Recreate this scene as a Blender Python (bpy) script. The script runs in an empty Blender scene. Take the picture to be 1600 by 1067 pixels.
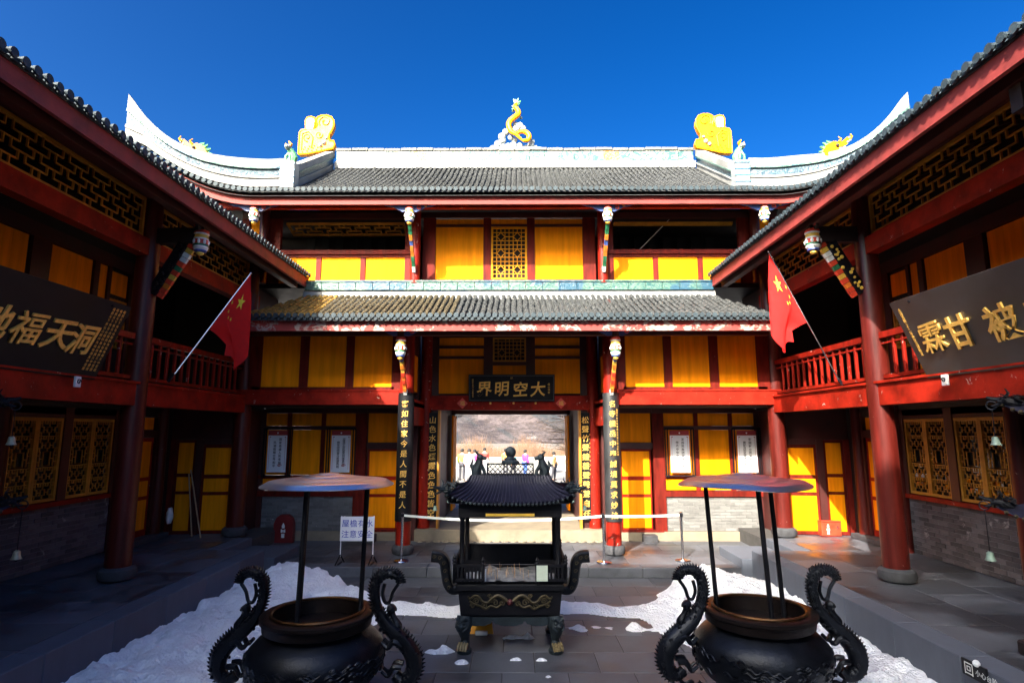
import bpy, math, random
from mathutils import Vector, Matrix, noise
R = math.radians
C = bpy.context.scene.collection
sc = bpy.context.scene

# ------------------------------------------------------------------ camera, sky, sun, exposure
CAM = Vector((0.17, 0.0, 2.9)); FPX = 909.0; PITCH = 8.7; YAW = 0.38
cd = bpy.data.cameras.new('camera'); cam = bpy.data.objects.new('camera', cd); C.objects.link(cam)
cam.location = CAM; cam.rotation_euler = (R(90 + PITCH), 0, R(YAW))
cd.sensor_width = 36; cd.lens = 36 * FPX / 1600; cd.clip_end = 3000; cd.clip_start = 0.05
sc.camera = cam
SUN = Vector((0.63, 1.25, -0.98)).normalized()          # direction the light travels
elev = math.asin(-SUN.z); azi = math.atan2(-SUN.x, -SUN.y)
w = bpy.data.worlds.new('World'); sc.world = w; w.use_nodes = True
nt = w.node_tree; bg = nt.nodes['Background']
sky = nt.nodes.new('ShaderNodeTexSky'); sky.sky_type = 'NISHITA'; sky.sun_disc = False
sky.sun_elevation = elev; sky.sun_rotation = azi
sky.altitude = 400; sky.air_density = 1.0; sky.dust_density = 8; sky.ozone_density = 2.0
hs = nt.nodes.new('ShaderNodeHueSaturation'); hs.inputs['Saturation'].default_value = 1.25
tn = nt.nodes.new('ShaderNodeMix'); tn.data_type = 'RGBA'; tn.blend_type = 'MULTIPLY'; tn.inputs[0].default_value = 1.0
tn.inputs[7].default_value = (.68, .84, .97, 1)          # the deep, slightly violet blue of the photograph's sky
gm = nt.nodes.new('ShaderNodeGamma'); gm.inputs[1].default_value = 1.6
nt.links.new(sky.outputs[0], gm.inputs[0]); nt.links.new(gm.outputs[0], hs.inputs['Color']); nt.links.new(hs.outputs[0], tn.inputs[6]); nt.links.new(tn.outputs[2], bg.inputs[0])
bg.inputs[1].default_value = 0.021
sl = bpy.data.lights.new('sun', 'SUN'); sl.energy = 2.3; sl.angle = R(0.5); sl.color = (1, .93, .82)
so = bpy.data.objects.new('sun', sl); C.objects.link(so); so.location = (-20, -30, 40)
so.rotation_euler = SUN.to_track_quat('-Z', 'Y').to_euler()
sc.view_settings.view_transform = 'Standard'; sc.view_settings.look = 'None'
sc.view_settings.exposure = 2.85; sc.view_settings.gamma = 1.0
sc.view_settings.use_curve_mapping = False
sc.render.engine = 'CYCLES'; sc.cycles.max_bounces = 12; sc.cycles.diffuse_bounces = 8

# ------------------------------------------------------------------ helpers
camM = cam.rotation_euler.to_matrix()
def ray(px, py): return camM @ Vector(((px - 800) / FPX, (533.5 - py) / FPX, -1))
def PY(px, py, Y): d = ray(px, py); return CAM + d * (Y / d.y)          # on the plane y = Y
def PX(px, py, X): d = ray(px, py); return CAM + d * ((X - CAM.x) / d.x)
def PZ(px, py, Z): d = ray(px, py); return CAM + d * ((Z - CAM.z) / d.z)

class MB:
    def __init__(s): s.v = []; s.f = []; s.mi = []; s.m = 0
    def add(s, vs, fs):
        n = len(s.v); s.v += [tuple(v) for v in vs]
        for f in fs: s.f.append(tuple(i + n for i in f)); s.mi.append(s.m)
        return s
    def box(s, x0, x1, y0, y1, z0, z1):
        if x0 > x1: x0, x1 = x1, x0
        if y0 > y1: y0, y1 = y1, y0
        return s.add([(x0,y0,z0),(x1,y0,z0),(x1,y1,z0),(x0,y1,z0),(x0,y0,z1),(x1,y0,z1),(x1,y1,z1),(x0,y1,z1)],
              [(0,3,2,1),(4,5,6,7),(0,1,5,4),(1,2,6,5),(2,3,7,6),(3,0,4,7)])
    def chbox(s, x0, x1, y0, y1, z0, z1, c=.01):            # box with chamfered edges
        if x0 > x1: x0, x1 = x1, x0
        if y0 > y1: y0, y1 = y1, y0
        vs = []; X = (x0, x1); Y = (y0, y1); Z = (z0, z1); idx = {}
        for i in (0,1):
            for j in (0,1):
                for k in (0,1):
                    a = X[i] + (c if i == 0 else -c); b = Y[j] + (c if j == 0 else -c); d = Z[k] + (c if k == 0 else -c)
                    idx[(i,j,k)] = len(vs)
                    vs += [(X[i], b, d), (a, Y[j], d), (a, b, Z[k])]
        f = []
        g = lambda i,j,k,a: idx[(i,j,k)] + a
        f += [(g(0,0,0,0),g(0,0,1,0),g(0,1,1,0),g(0,1,0,0)),(g(1,0,0,0),g(1,1,0,0),g(1,1,1,0),g(1,0,1,0)),
              (g(0,0,0,1),g(1,0,0,1),g(1,0,1,1),g(0,0,1,1)),(g(0,1,0,1),g(0,1,1,1),g(1,1,1,1),g(1,1,0,1)),
              (g(0,0,0,2),g(0,1,0,2),g(1,1,0,2),g(1,0,0,2)),(g(0,0,1,2),g(1,0,1,2),g(1,1,1,2),g(0,1,1,2))]
        for i in (0,1):
            for j in (0,1): f.append((g(i,j,0,0),g(i,j,1,0),g(i,j,1,1),g(i,j,0,1)))
            for k in (0,1): f.append((g(i,0,k,0),g(i,1,k,0),g(i,1,k,2),g(i,0,k,2)))
        for j in (0,1):
            for k in (0,1): f.append((g(0,j,k,1),g(1,j,k,1),g(1,j,k,2),g(0,j,k,2)))
        for i in (0,1):
            for j in (0,1):
                for k in (0,1): f.append((g(i,j,k,0),g(i,j,k,1),g(i,j,k,2)))
        return s.add(vs, f)
    def beam(s, p0, p1, w, h, up=Vector((0,0,1))):
        p0 = Vector(p0); p1 = Vector(p1); d = (p1 - p0).normalized()
        a = d.cross(up)
        if a.length < 1e-4: a = d.cross(Vector((1,0,0)))
        a.normalize(); b = a.cross(d).normalized(); a = a * w / 2; b = b * h / 2
        return s.add([p0-a-b, p0+a-b, p0+a+b, p0-a+b, p1-a-b, p1+a-b, p1+a+b, p1-a+b],
              [(0,1,2,3),(7,6,5,4),(0,4,5,1),(1,5,6,2),(2,6,7,3),(3,7,4,0)])
    def tube(s, pts, r, n=8, sx=1.0):
        pts = [Vector(p) for p in pts]; N = len(pts)
        if not hasattr(r, '__len__'): r = [r] * N
        t0 = (pts[1] - pts[0]).normalized(); a = t0.orthogonal().normalized(); vs = []
        for i, p in enumerate(pts):
            t = (pts[min(i+1, N-1)] - pts[max(i-1, 0)]).normalized()
            a = (a - t * a.dot(t)).normalized(); b = t.cross(a)
            for k in range(n):
                an = 2 * math.pi * k / n; vs.append(p + (a * math.cos(an) + b * math.sin(an) * sx) * r[i])
        fs = [(i*n+k, i*n+(k+1)%n, (i+1)*n+(k+1)%n, (i+1)*n+k) for i in range(N-1) for k in range(n)]
        fs += [tuple(reversed(range(n))), tuple(range((N-1)*n, N*n))]
        return s.add(vs, fs)
    def lathe(s, prof, c=(0,0,0), n=24, cap=True, ell=(1,1)):
        vs = []; c = Vector(c)
        for r, z in prof:
            for k in range(n):
                a = 2 * math.pi * k / n; vs.append(c + Vector((r*math.cos(a)*ell[0], r*math.sin(a)*ell[1], z)))
        fs = [(i*n+k, i*n+(k+1)%n, (i+1)*n+(k+1)%n, (i+1)*n+k) for i in range(len(prof)-1) for k in range(n)]
        if cap: fs += [tuple(reversed(range(n))), tuple(range((len(prof)-1)*n, len(prof)*n))]
        return s.add(vs, fs)
    def ball(s, c, r, n=10, m=6, sc3=(1,1,1)):
        return s.lathe([(max(r*math.sin(math.pi*i/m), r*.02) * 1.0, -r*math.cos(math.pi*i/m)*sc3[2]) for i in range(m+1)], c, n, True, (sc3[0], sc3[1]))
    def prism(s, poly, fr, d):                           # poly of (u,v); fr(u,v,w) -> world; depth w 0..d
        n = len(poly); area = sum(poly[i][0]*poly[(i+1)%n][1]-poly[(i+1)%n][0]*poly[i][1] for i in range(n))
        vs = [fr(u, v, 0) for u, v in poly] + [fr(u, v, d) for u, v in poly]
        return s.add(vs, [tuple(range(n)), tuple(reversed(range(n, 2*n)))] + [(i, i+n, (i+1)%n+n, (i+1)%n) for i in range(n)])
    def grid(s, fn, nu, nv):
        vs = [fn(i/nu, j/nv) for j in range(nv+1) for i in range(nu+1)]
        return s.add(vs, [(j*(nu+1)+i, j*(nu+1)+i+1, (j+1)*(nu+1)+i+1, (j+1)*(nu+1)+i) for j in range(nv) for i in range(nu)])
    def mesh(s, name, mats, smooth=False):
        me = bpy.data.meshes.new(name); me.from_pydata(s.v, [], s.f)
        for m in (mats if isinstance(mats, (list, tuple)) else [mats]): me.materials.append(m)
        me.polygons.foreach_set('material_index', s.mi)
        if smooth: me.polygons.foreach_set('use_smooth', [True]*len(s.f))
        me.validate(); me.update()
        import bmesh
        b = bmesh.new(); b.from_mesh(me); bmesh.ops.recalc_face_normals(b, faces=b.faces); b.to_mesh(me); b.free()
        if smooth: me.set_sharp_from_angle(angle=R(38))
        return me

WL = {}                                                  # world location of each object's origin
def wl(o): return WL.get(o.name, Vector((0,0,0))) if o else Vector((0,0,0))
def put(name, data, parent=None, loc=(0,0,0), rot=None, scale=None, **k):
    o = bpy.data.objects.new(name, data); C.objects.link(o)
    loc = Vector(loc)
    if parent: o.parent = parent
    o.location = loc - wl(parent); WL[o.name] = loc
    if rot: o.rotation_euler = rot
    if scale: o.scale = scale
    for a, b in k.items(): o[a] = b
    return o
def thing(name, label, cat, loc=(0,0,0), group=None):
    o = put(name, None, None, loc); o['label'] = label; o['category'] = cat
    if group: o['group'] = group
    o.empty_display_size = .2
    return o
def part(name, mb, mats, parent, smooth=False, **k):     # mb in world coordinates
    return put(name, mb.mesh(name, mats, smooth), parent, (0,0,0), **k)
def solo(name, mb, mats, label, cat, smooth=False, group=None, **k):
    o = put(name, mb.mesh(name, mats, smooth)); o['label'] = label; o['category'] = cat
    if group: o['group'] = group
    for a, b in k.items(): o[a] = b
    return o
def setting(name, mb, mats, parent=None, smooth=False, **k):
    o = put(name, mb.mesh(name, mats, smooth), parent)
    if not parent: o['kind'] = 'structure'
    for a, b in k.items(): o[a] = b
    return o
def copy_tree(root, loc, label=None, rotz=None, scale=None):
    def rec(o, par):
        c = o.copy(); C.objects.link(c); c.parent = par
        for ch in o.children: rec(ch, c)
        return c
    c = rec(root, None); c.location = loc
    if label: c['label'] = label
    if rotz is not None: c.rotation_euler[2] = rotz
    if scale: c.scale = scale
    return c

# ------------------------------------------------------------------ materials
def nodes(name):
    m = bpy.data.materials.new(name); m.use_nodes = True
    n = m.node_tree.nodes; return m, n, m.node_tree.links, n['Principled BSDF']
def setp(p, **k):
    for a, b in k.items(): p.inputs[a.replace('_', ' ')].default_value = b
def tex(n, l, scale, detail=4, rough=.6, vec='world', sc3=None, kind='noise', dist=0):
    g = n.new('ShaderNodeNewGeometry') if vec == 'world' else n.new('ShaderNodeTexCoord')
    out = g.outputs['Position'] if vec == 'world' else g.outputs['Object']
    if sc3:
        mp = n.new('ShaderNodeMapping'); mp.inputs['Scale'].default_value = sc3; l.new(out, mp.inputs[0]); out = mp.outputs[0]
    if kind == 'voronoi':
        t = n.new('ShaderNodeTexVoronoi'); t.inputs['Scale'].default_value = scale; l.new(out, t.inputs['Vector']); return t
    t = n.new('ShaderNodeTexNoise'); t.inputs['Scale'].default_value = scale; t.inputs['Detail'].default_value = detail
    t.inputs['Roughness'].default_value = rough; t.inputs['Distortion'].default_value = dist; l.new(out, t.inputs['Vector']); return t
def ramp(n, l, src, stops):
    r = n.new('ShaderNodeValToRGB'); e = r.color_ramp.elements
    while len(e) < len(stops): e.new(.5)
    for i, (p, c) in enumerate(stops):
        e[i].position = p; e[i].color = (c[0], c[1], c[2], 1) if hasattr(c, '__len__') else (c, c, c, 1)
    l.new(src, r.inputs[0]); return r
def mixc(n, l, f, a, b, mode='MIX'):
    m = n.new('ShaderNodeMix'); m.data_type = 'RGBA'; m.blend_type = mode
    for s, v in ((0, f), (6, a), (7, b)):
        if hasattr(v, 'is_output') or hasattr(v, 'links'): l.new(v, m.inputs[s])
        elif s == 0: m.inputs[0].default_value = v
        else: m.inputs[s].default_value = (v[0], v[1], v[2], 1)
    return m.outputs[2]
def bump(n, l, p, src, strength=.3, dist=.01):
    b = n.new('ShaderNodeBump'); b.inputs['Strength'].default_value = strength; b.inputs['Distance'].default_value = dist
    l.new(src, b.inputs['Height']); l.new(b.outputs[0], p.inputs['Normal'])
def dark(c, f): return tuple(x * f for x in c)
def mat(name, col, rough=.5, metal=0, var=.25, scale=6, wear=0, wearcol=(.62,.55,.48), wscale=9, bmp=.2, streak=None, objvar=0, spec=.5, wthr=None, coat=0, wet=0):
    m, n, l, p = nodes(name)
    t = tex(n, l, scale, 5, .6, sc3=streak)
    c = mixc(n, l, ramp(n, l, t.outputs[0], [(.3, 0), (.7, 1)]).outputs[0], dark(col, 1-var), tuple(min(1, x*(1+var*.6)) for x in col))
    if objvar:
        oi = n.new('ShaderNodeObjectInfo')
        c = mixc(n, l, oi.outputs['Random'], mixc(n, l, .5, c, dark(col, 1-objvar)), mixc(n, l, .5, c, tuple(min(1, x*(1+objvar)) for x in col)))
    if wear:
        t2 = tex(n, l, wscale, 6, .7, dist=.6); th = .74 - wear * .3 if wthr is None else wthr
        mk = ramp(n, l, t2.outputs[0], [(th-.012, 0), (th+.012, 1)])
        c = mixc(n, l, mk.outputs[0], c, wearcol)
    if hasattr(c, 'links'): l.new(c, p.inputs['Base Color'])
    rr = n.new('ShaderNodeMapRange'); rr.inputs[3].default_value = max(0, rough-.1); rr.inputs[4].default_value = min(1, rough+.15)
    l.new(t.outputs[0], rr.inputs[0])
    if wet:                                               # damp patches: smoother and darker
        tw = tex(n, l, .9, 5, .6, dist=.4); wk = ramp(n, l, tw.outputs[0], [(.50, 0), (.60, 1)])
        mx = n.new('ShaderNodeMix'); mx.data_type = 'FLOAT'; l.new(wk.outputs[0], mx.inputs[0]); l.new(rr.outputs[0], mx.inputs[2]); mx.inputs[3].default_value = .36; l.new(mx.outputs[0], p.inputs['Roughness'])
        c = mixc(n, l, wk.outputs[0], c, mixc(n, l, .5, c, (0.0, 0.0, 0.0))); l.new(c, p.inputs['Base Color'])
    else: l.new(rr.outputs[0], p.inputs['Roughness'])
    setp(p, Metallic=metal); p.inputs['Specular IOR Level'].default_value = spec
    if coat: p.inputs['Coat Weight'].default_value = coat
    if bmp:
        t3 = tex(n, l, scale*7, 4, .65, sc3=streak); bump(n, l, p, t3.outputs[0], bmp, .006)
    return m
M = {}
RED = (.22, .010, .004)
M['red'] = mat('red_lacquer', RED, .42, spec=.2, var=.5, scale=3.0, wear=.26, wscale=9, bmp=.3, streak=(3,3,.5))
M['frame'] = mat('shaded_red_frame', (.13,.010,.005), .55, spec=.15, var=.5, scale=3, wear=.10, wscale=12, wearcol=(.3,.2,.16), bmp=.35, streak=(3,3,.6))  # red frame paint darkened to carry the shade on the frames
M['redcol'] = mat('shaded_red_column', (.085,.008,.005), .36, spec=.35, var=.55, scale=2.5, wear=.15, wscale=13, wearcol=(.34,.24,.2), bmp=.35, streak=(4,4,.35))  # gallery columns: their shade is worked into a darker red
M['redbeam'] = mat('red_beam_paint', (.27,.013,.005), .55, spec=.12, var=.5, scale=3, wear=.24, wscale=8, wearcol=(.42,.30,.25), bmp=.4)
M['redworn'] = mat('red_fascia_peeling', (.30,.035,.028), .7, var=.4, scale=4, wear=.6, wthr=.53, wearcol=(.36,.26,.22), wscale=3.2, streak=None, bmp=.4)
M['redfascia'] = mat('red_fascia', (.26,.030,.025), .7, var=.45, scale=3, wear=.17, wearcol=(.34,.20,.17), wscale=5, bmp=.4)
M['shadedred'] = mat('shaded_red_timber', (.055,.008,.006), .5, var=.4, scale=3, bmp=.25)  # shaded copy of the red beam paint, shade held in the colour
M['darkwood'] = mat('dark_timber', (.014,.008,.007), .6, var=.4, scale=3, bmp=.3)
M['yellow'] = mat('yellow_panel', (.92,.275,.003), .55, spec=.06, var=.22, scale=1.9, bmp=.12, streak=(5,5,.35), wear=.03, wearcol=(.30,.12,.03), wscale=5)
M['ochre'] = mat('ochre_lattice', (.50,.21,.015), .5, var=.3, scale=5, bmp=.2)
M['tile'] = mat('grey_roof_tile', (.05,.053,.054), .75, var=.65, scale=3.5, wear=.12, wearcol=(.14,.14,.13), wscale=5, bmp=.5, objvar=.3)
M['tilewarm'] = mat('lichen_roof_tile', (.075,.058,.03), .75, var=.65, scale=3, wear=.17, wearcol=(.16,.13,.07), wscale=4, bmp=.5, objvar=.3)
M['tileend'] = mat('eave_tile_end', (.03,.045,.055), .6, var=.5, spec=.3, scale=8, wear=.13, wearcol=(.22,.25,.25), wscale=12, bmp=.4, objvar=.3)
M['brick'] = mat('grey_brick', (.15,.148,.142), .85, var=.35, scale=5, wear=.2, wearcol=(.5,.48,.45), wscale=6, bmp=.6, objvar=.45)
M['brickdk'] = mat('worn_grey_brick', (.10,.085,.085), .85, var=.7, scale=2.2, wear=.34, wearcol=(.30,.27,.26), wscale=2.4, bmp=1.0, objvar=.8)
M['mortar'] = mat('mortar', (.17,.165,.16), .95, var=.3, scale=8, bmp=.5)
M['stone'] = mat('paving_stone', (.085,.090,.105), .55, var=.6, scale=2.6, bmp=.5, objvar=.5, wear=.1, wearcol=(.16,.16,.17), wscale=2.2, wet=1)
M['kerb'] = mat('kerb_stone', (.08,.09,.115), .8, var=.3, scale=3, bmp=.5, objvar=.2, streak=(2,2,.6))
M['pale'] = mat('pale_stone', (.22,.18,.125), .8, var=.25, scale=3, bmp=.4)
M['base'] = mat('column_base_stone', (.045,.045,.05), .85, var=.4, scale=9, bmp=.8)
M['joint'] = mat('joint_dirt', (.05,.047,.045), .95, var=.3, scale=8, bmp=.3)
M['white'] = mat('white_plaster', (.25,.25,.24), .7, var=.35, scale=1.8, wear=.10, wearcol=(.22,.21,.19), wscale=2.6, bmp=.25)
M['black'] = mat('black_lacquer', (.008,.008,.010), .5, var=.5, scale=2, bmp=.1, spec=.2)
M['blackdull'] = mat('dusty_sheen_lacquer', (.017,.018,.020), .42, var=.6, scale=3, bmp=.1, spec=.8)  # dusty black, greyed further for the sheen on the right-hand boards
M['gold'] = mat('gold_leaf', (.85,.50,.11), .45, metal=.35, var=.25, scale=20, bmp=.2)
M['bronze'] = mat('dark_bronze', (.009,.011,.017), .36, metal=.55, var=.5, scale=7, bmp=.6, wear=.05, wearcol=(.10,.07,.04))
M['bronzebrown'] = mat('brown_bronze_rim', (.018,.012,.011), .38, metal=.6, var=.5, scale=6, bmp=.4)
M['iron'] = mat('black_iron', (.005,.005,.008), .55, spec=.25, metal=.1, var=.5, scale=8, bmp=.5)
M['ironblue'] = mat('blue_grey_iron_tile', (.013,.012,.028), .5, metal=.2, var=.4, scale=8, bmp=.3)
M['ironteal'] = mat('weathered_teal_iron', (.018,.028,.035), .55, metal=.3, var=.5, scale=9, bmp=.5, wear=.2, wearcol=(.12,.08,.03), wscale=12)
M['steel'] = mat('polished_steel', (.5,.5,.52), .2, metal=1, var=.08, scale=3, bmp=0)
M['discsteel'] = mat('stainless_disc', (.74,.76,.80), .30, metal=1, var=.05, scale=3, bmp=0)
M['snow'] = None
M['ceramic'] = mat('yellow_glaze', (.80,.30,.004), .4, spec=.2, var=.15, scale=6, bmp=.1, wear=.12, wearcol=(.8,.75,.6), wscale=3)
M['cgreen'] = mat('green_glaze', (.12,.36,.14), .3, var=.3, scale=12, bmp=.2)
M['cwhite'] = mat('white_glaze', (.27,.30,.30), .35, var=.12, scale=8, bmp=.3)
M['cblue'] = mat('blue_glaze', (.08,.22,.36), .35, var=.45, scale=14, bmp=.5)
M['clay'] = mat('ridge_cap', (.16,.16,.15), .8, var=.35, scale=3, bmp=.5)
M['prred'] = mat('painted_vermilion', (.62,.05,.02), .45, var=.2, scale=9, bmp=.2)
M['pgreen'] = mat('painted_green', (.02,.16,.07), .45, var=.3, scale=9, bmp=.2)
M['pblue'] = mat('painted_blue', (.05,.10,.34), .45, var=.3, scale=9, bmp=.2)
M['pwhite'] = mat('painted_white', (.72,.72,.68), .5, var=.15, scale=9, bmp=.2)
M['porange'] = mat('painted_orange', (.75,.20,.02), .45, var=.2, scale=9, bmp=.2)
M['pgold'] = mat('painted_gold', (.72,.45,.06), .45, var=.2, scale=9, bmp=.2)
M['paper'] = mat('white_board', (.78,.78,.80), .5, var=.04, scale=3, bmp=0)
M['blue'] = mat('blue_lettering', (.02,.045,.42), .5, var=.05, scale=3, bmp=0)
M['ink'] = mat('black_ink', (.02,.02,.02), .6, var=.1, scale=3, bmp=0)
M['redink'] = mat('red_print', (.36,.03,.03), .6, var=.1, scale=3, bmp=0)
M['belt'] = mat('white_belt', (.72,.75,.68), .6, var=.08, scale=20, bmp=.1)
M['wood'] = mat('bare_wood', (.42,.25,.13), .6, var=.3, scale=8, bmp=.3, streak=(6,6,.6))
M['plastic'] = mat('yellow_plastic', (.75,.33,.01), .35, var=.1, scale=6, bmp=.05)
M['skin'] = mat('skin', (.5,.28,.19), .5, var=.1, bmp=0)
M['hair'] = mat('black_hair', (.01,.009,.008), .5, var=.2, bmp=.1)
M['bark'] = mat('grey_bark', (.16,.12,.09), .9, var=.4, scale=9, bmp=.6)
M['window'] = mat('dark_glass', (.02,.02,.022), .12, var=.3, scale=2, bmp=0, spec=.6)
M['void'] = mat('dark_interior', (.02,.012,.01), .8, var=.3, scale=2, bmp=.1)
def cloth(name, col): return mat(name, col, .75, var=.15, scale=12, bmp=.3)
def mk_snow():
    m, n, l, p = nodes('snow')
    t = tex(n, l, 5, 8, .65); t2 = tex(n, l, 40, 4, .7); v = tex(n, l, 26, kind='voronoi')
    c = mixc(n, l, ramp(n, l, t.outputs[0], [(.40, 0), (.75, 1)]).outputs[0], (.92,.92,.93), (.80,.80,.83))
    td = tex(n, l, 1.6, 8, .75); c = mixc(n, l, ramp(n, l, td.outputs[0], [(.60, 0), (.72, .55)]).outputs[0], c, (.34,.31,.28))
    l.new(c, p.inputs['Base Color']); setp(p, Roughness=.7)
    a = n.new('ShaderNodeMath'); a.operation = 'ADD'; l.new(t2.outputs[0], a.inputs[0]); l.new(v.outputs[0], a.inputs[1])
    bump(n, l, p, a.outputs[0], .8, .03); return m
M['snow'] = mk_snow()
M['tileyellow'] = mat('yellow_lichen_tile', (.24,.14,.025), .75, var=.5, scale=6, wear=.2, wearcol=(.10,.09,.08), wscale=7, bmp=.5)
def mk_band(name, ca, cb, sc1, cc=None):                  # glazed relief band
    m, n, l, p = nodes(name)
    t = tex(n, l, sc1, 2, .5, dist=2.5)
    c = mixc(n, l, ramp(n, l, t.outputs[0], [(.47, 0), (.53, 1)]).outputs[0], ca, cb)
    if cc:
        t2 = tex(n, l, 1.1, 2, .5); c = mixc(n, l, ramp(n, l, t2.outputs[0], [(.56, 0), (.60, 1)]).outputs[0], c, cc)
    l.new(c, p.inputs['Base Color']); setp(p, Roughness=.35); bump(n, l, p, t.outputs[0], .7, .02); return m
M['teal'] = mk_band('teal_relief', (.02,.08,.075), (.09,.16,.12), 9, (.02,.07,.11))
M['ridgeblue'] = mk_band('blue_relief', (.006,.03,.06), (.045,.10,.12), 11)
M['ridgepaint'] = mk_band('painted_ridge', (.24,.24,.19), (.045,.11,.11), 4)
M['yellowsquare'] = mk_band('yellow_flower_tile', (.40,.16,.01), (.26,.24,.12), 12)

# ------------------------------------------------------------------ text as mesh
def text_mesh(s, size, depth=.004, bold=0.0):
    cu = bpy.data.curves.new('t', 'FONT'); cu.body = s; cu.size = size; cu.extrude = depth; cu.offset = bold
    cu.align_x = 'CENTER'; cu.align_y = 'CENTER'; cu.resolution_u = 3
    o = bpy.data.objects.new('t', cu); C.objects.link(o)
    me = bpy.data.meshes.new_from_object(o.evaluated_get(bpy.context.evaluated_depsgraph_get()))
    bpy.data.objects.remove(o); bpy.data.curves.remove(cu)
    if len(me.vertices):                                   # recentre on the glyph's own box
        co = [v.co for v in me.vertices]
        cx = (min(c.x for c in co) + max(c.x for c in co)) / 2; cy = (min(c.y for c in co) + max(c.y for c in co)) / 2
        for v in me.vertices: v.co.x -= cx; v.co.y -= cy
    return me
TM = {}
def glyph(name, ch, size, material, parent, pos, ux, uy, depth=.004, bold=0.0, slant=0):
    k = (ch, round(size, 3), material.name, depth, bold, slant)
    if k not in TM:
        me = text_mesh(ch, size, depth, bold); me.name = name; me.materials.clear(); me.materials.append(material)
        if slant:
            for v in me.vertices: v.co.x += v.co.y * slant; v.co.y += v.co.x * .06
        TM[k] = me
    ux = Vector(ux).normalized(); uy = Vector(uy).normalized(); uz = ux.cross(uy)
    o = put(name, TM[k], parent, pos); o.rotation_euler = Matrix((ux, uy, uz)).transposed().to_euler()
    return o
# ------------------------------------------------------------------ shared pieces
BC = {}
def bpiece(name, dx, dy, dz, m, c=.006, smooth=False):
    k = (name, round(dx,3), round(dy,3), round(dz,3), m.name)
    if k not in BC:
        BC[k] = MB().chbox(-dx/2, dx/2, -dy/2, dy/2, -dz/2, dz/2, c).mesh(name, m)
    return BC[k]
rnd = random.Random(7)

# ------------------------------------------------------------------ SETTING
def noisy(x, y, s=1.0): return noise.noise(Vector((x*s, y*s, 3.1)))
# outer ground, one sheet to the horizon, and the mountain beyond the gate
g = MB().grid(lambda u, v: (-900+1800*u, -500+1900*v, -.03), 24, 24)
setting('ground', g, mat('dry_ground', (.18,.16,.14), .9, var=.35, scale=.15, bmp=.4))
pz = MB().box(-30, 30, 20.2, 62, -.02, .10)
setting('plaza_pavement', pz, mat('plaza_concrete', (.20,.19,.18), .85, var=.2, scale=.5, bmp=.2))
def mk_mount():
    m, n, l, p = nodes('mountain_slope')
    t = tex(n, l, .11, 10, .68, dist=.8); t2 = tex(n, l, .010, 4, .6, dist=1.0, sc3=(1,.6,1)); t3 = tex(n, l, .6, 6, .75)
    c = mixc(n, l, ramp(n, l, t.outputs[0], [(.42, 0), (.56, 1)]).outputs[0], (.022,.016,.022), (.115,.09,.09))
    c = mixc(n, l, ramp(n, l, t2.outputs[0], [(.56, 0), (.64, 1)]).outputs[0], c, (.03,.04,.042))
    c = mixc(n, l, ramp(n, l, t3.outputs[0], [(.40, 1), (.56, 0)]).outputs[0], c, (.045,.032,.03))
    t4 = tex(n, l, .03, 8, .7, dist=1.5, sc3=(1.6,1,.35))
    c = mixc(n, l, ramp(n, l, t4.outputs[0], [(.655, 0), (.68, 1)]).outputs[0], c, (.20,.19,.19))
    g = n.new('ShaderNodeNewGeometry'); mp = n.new('ShaderNodeMapping'); mp.inputs['Rotation'].default_value = (0, R(-38), 0); l.new(g.outputs['Position'], mp.inputs[0])
    m2 = n.new('ShaderNodeMapping'); m2.inputs['Scale'].default_value = (.25, .2, 1.6); l.new(mp.outputs[0], m2.inputs[0])
    t5 = n.new('ShaderNodeTexNoise'); t5.inputs['Scale'].default_value = .09; t5.inputs['Detail'].default_value = 7; t5.inputs['Roughness'].default_value = .6; t5.inputs['Distortion'].default_value = .5; l.new(m2.outputs[0], t5.inputs['Vector'])
    c = mixc(n, l, ramp(n, l, t5.outputs[0], [(.50, 0), (.60, 1)]).outputs[0], c, (.022,.030,.036))
    l.new(c, p.inputs['Base Color']); setp(p, Roughness=.95); bump(n, l, p, t3.outputs[0], 1, 1.0); return m
def mt(u, v):
    x = -260 + 520*u; y = 130 + 320*v
    h = 95*(v**1.05)*(1+.25*math.sin(x*.012+1.1)) + 14*noise.fractal(Vector((x*.02, y*.02, 1)), .9, 2, 6)*min(1, v*6)
    h += 10*abs(noise.noise(Vector((x*.05+y*.02, y*.012, 7))))*min(1, v*5)
    return (x, y, h - 2)
setting('mountain', MB().grid(mt, 150, 90), mk_mount(), smooth=True)

# courtyard floor
cf = MB().box(-4.9, 4.9, 1.5, 12.2, -.06, -.008)
court = setting('courtyard_floor', cf, M['joint'])
for j in range(11):
    y = 4.95 + j*.66; off = .4 if j % 2 else 0
    for i in range(-7, 8):
        x0 = max(-4.88, i*.8+off-.4); x1 = min(4.88, i*.8+off+.4)
        if x1-x0 < .15: continue
        w_ = x1-x0-.012
        put('slab', bpiece('slab', w_, .648, .06, M['stone'], .004), court, ((x0+x1)/2, y+.33, -.03+rnd.uniform(-.002,.002)))
# terrace the camera stands on (behind and below the picture) 
ter = setting('south_terrace', MB().box(-8.5, 8.5, -9, 2.2, 0, 1.25), M['pale'])
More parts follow.
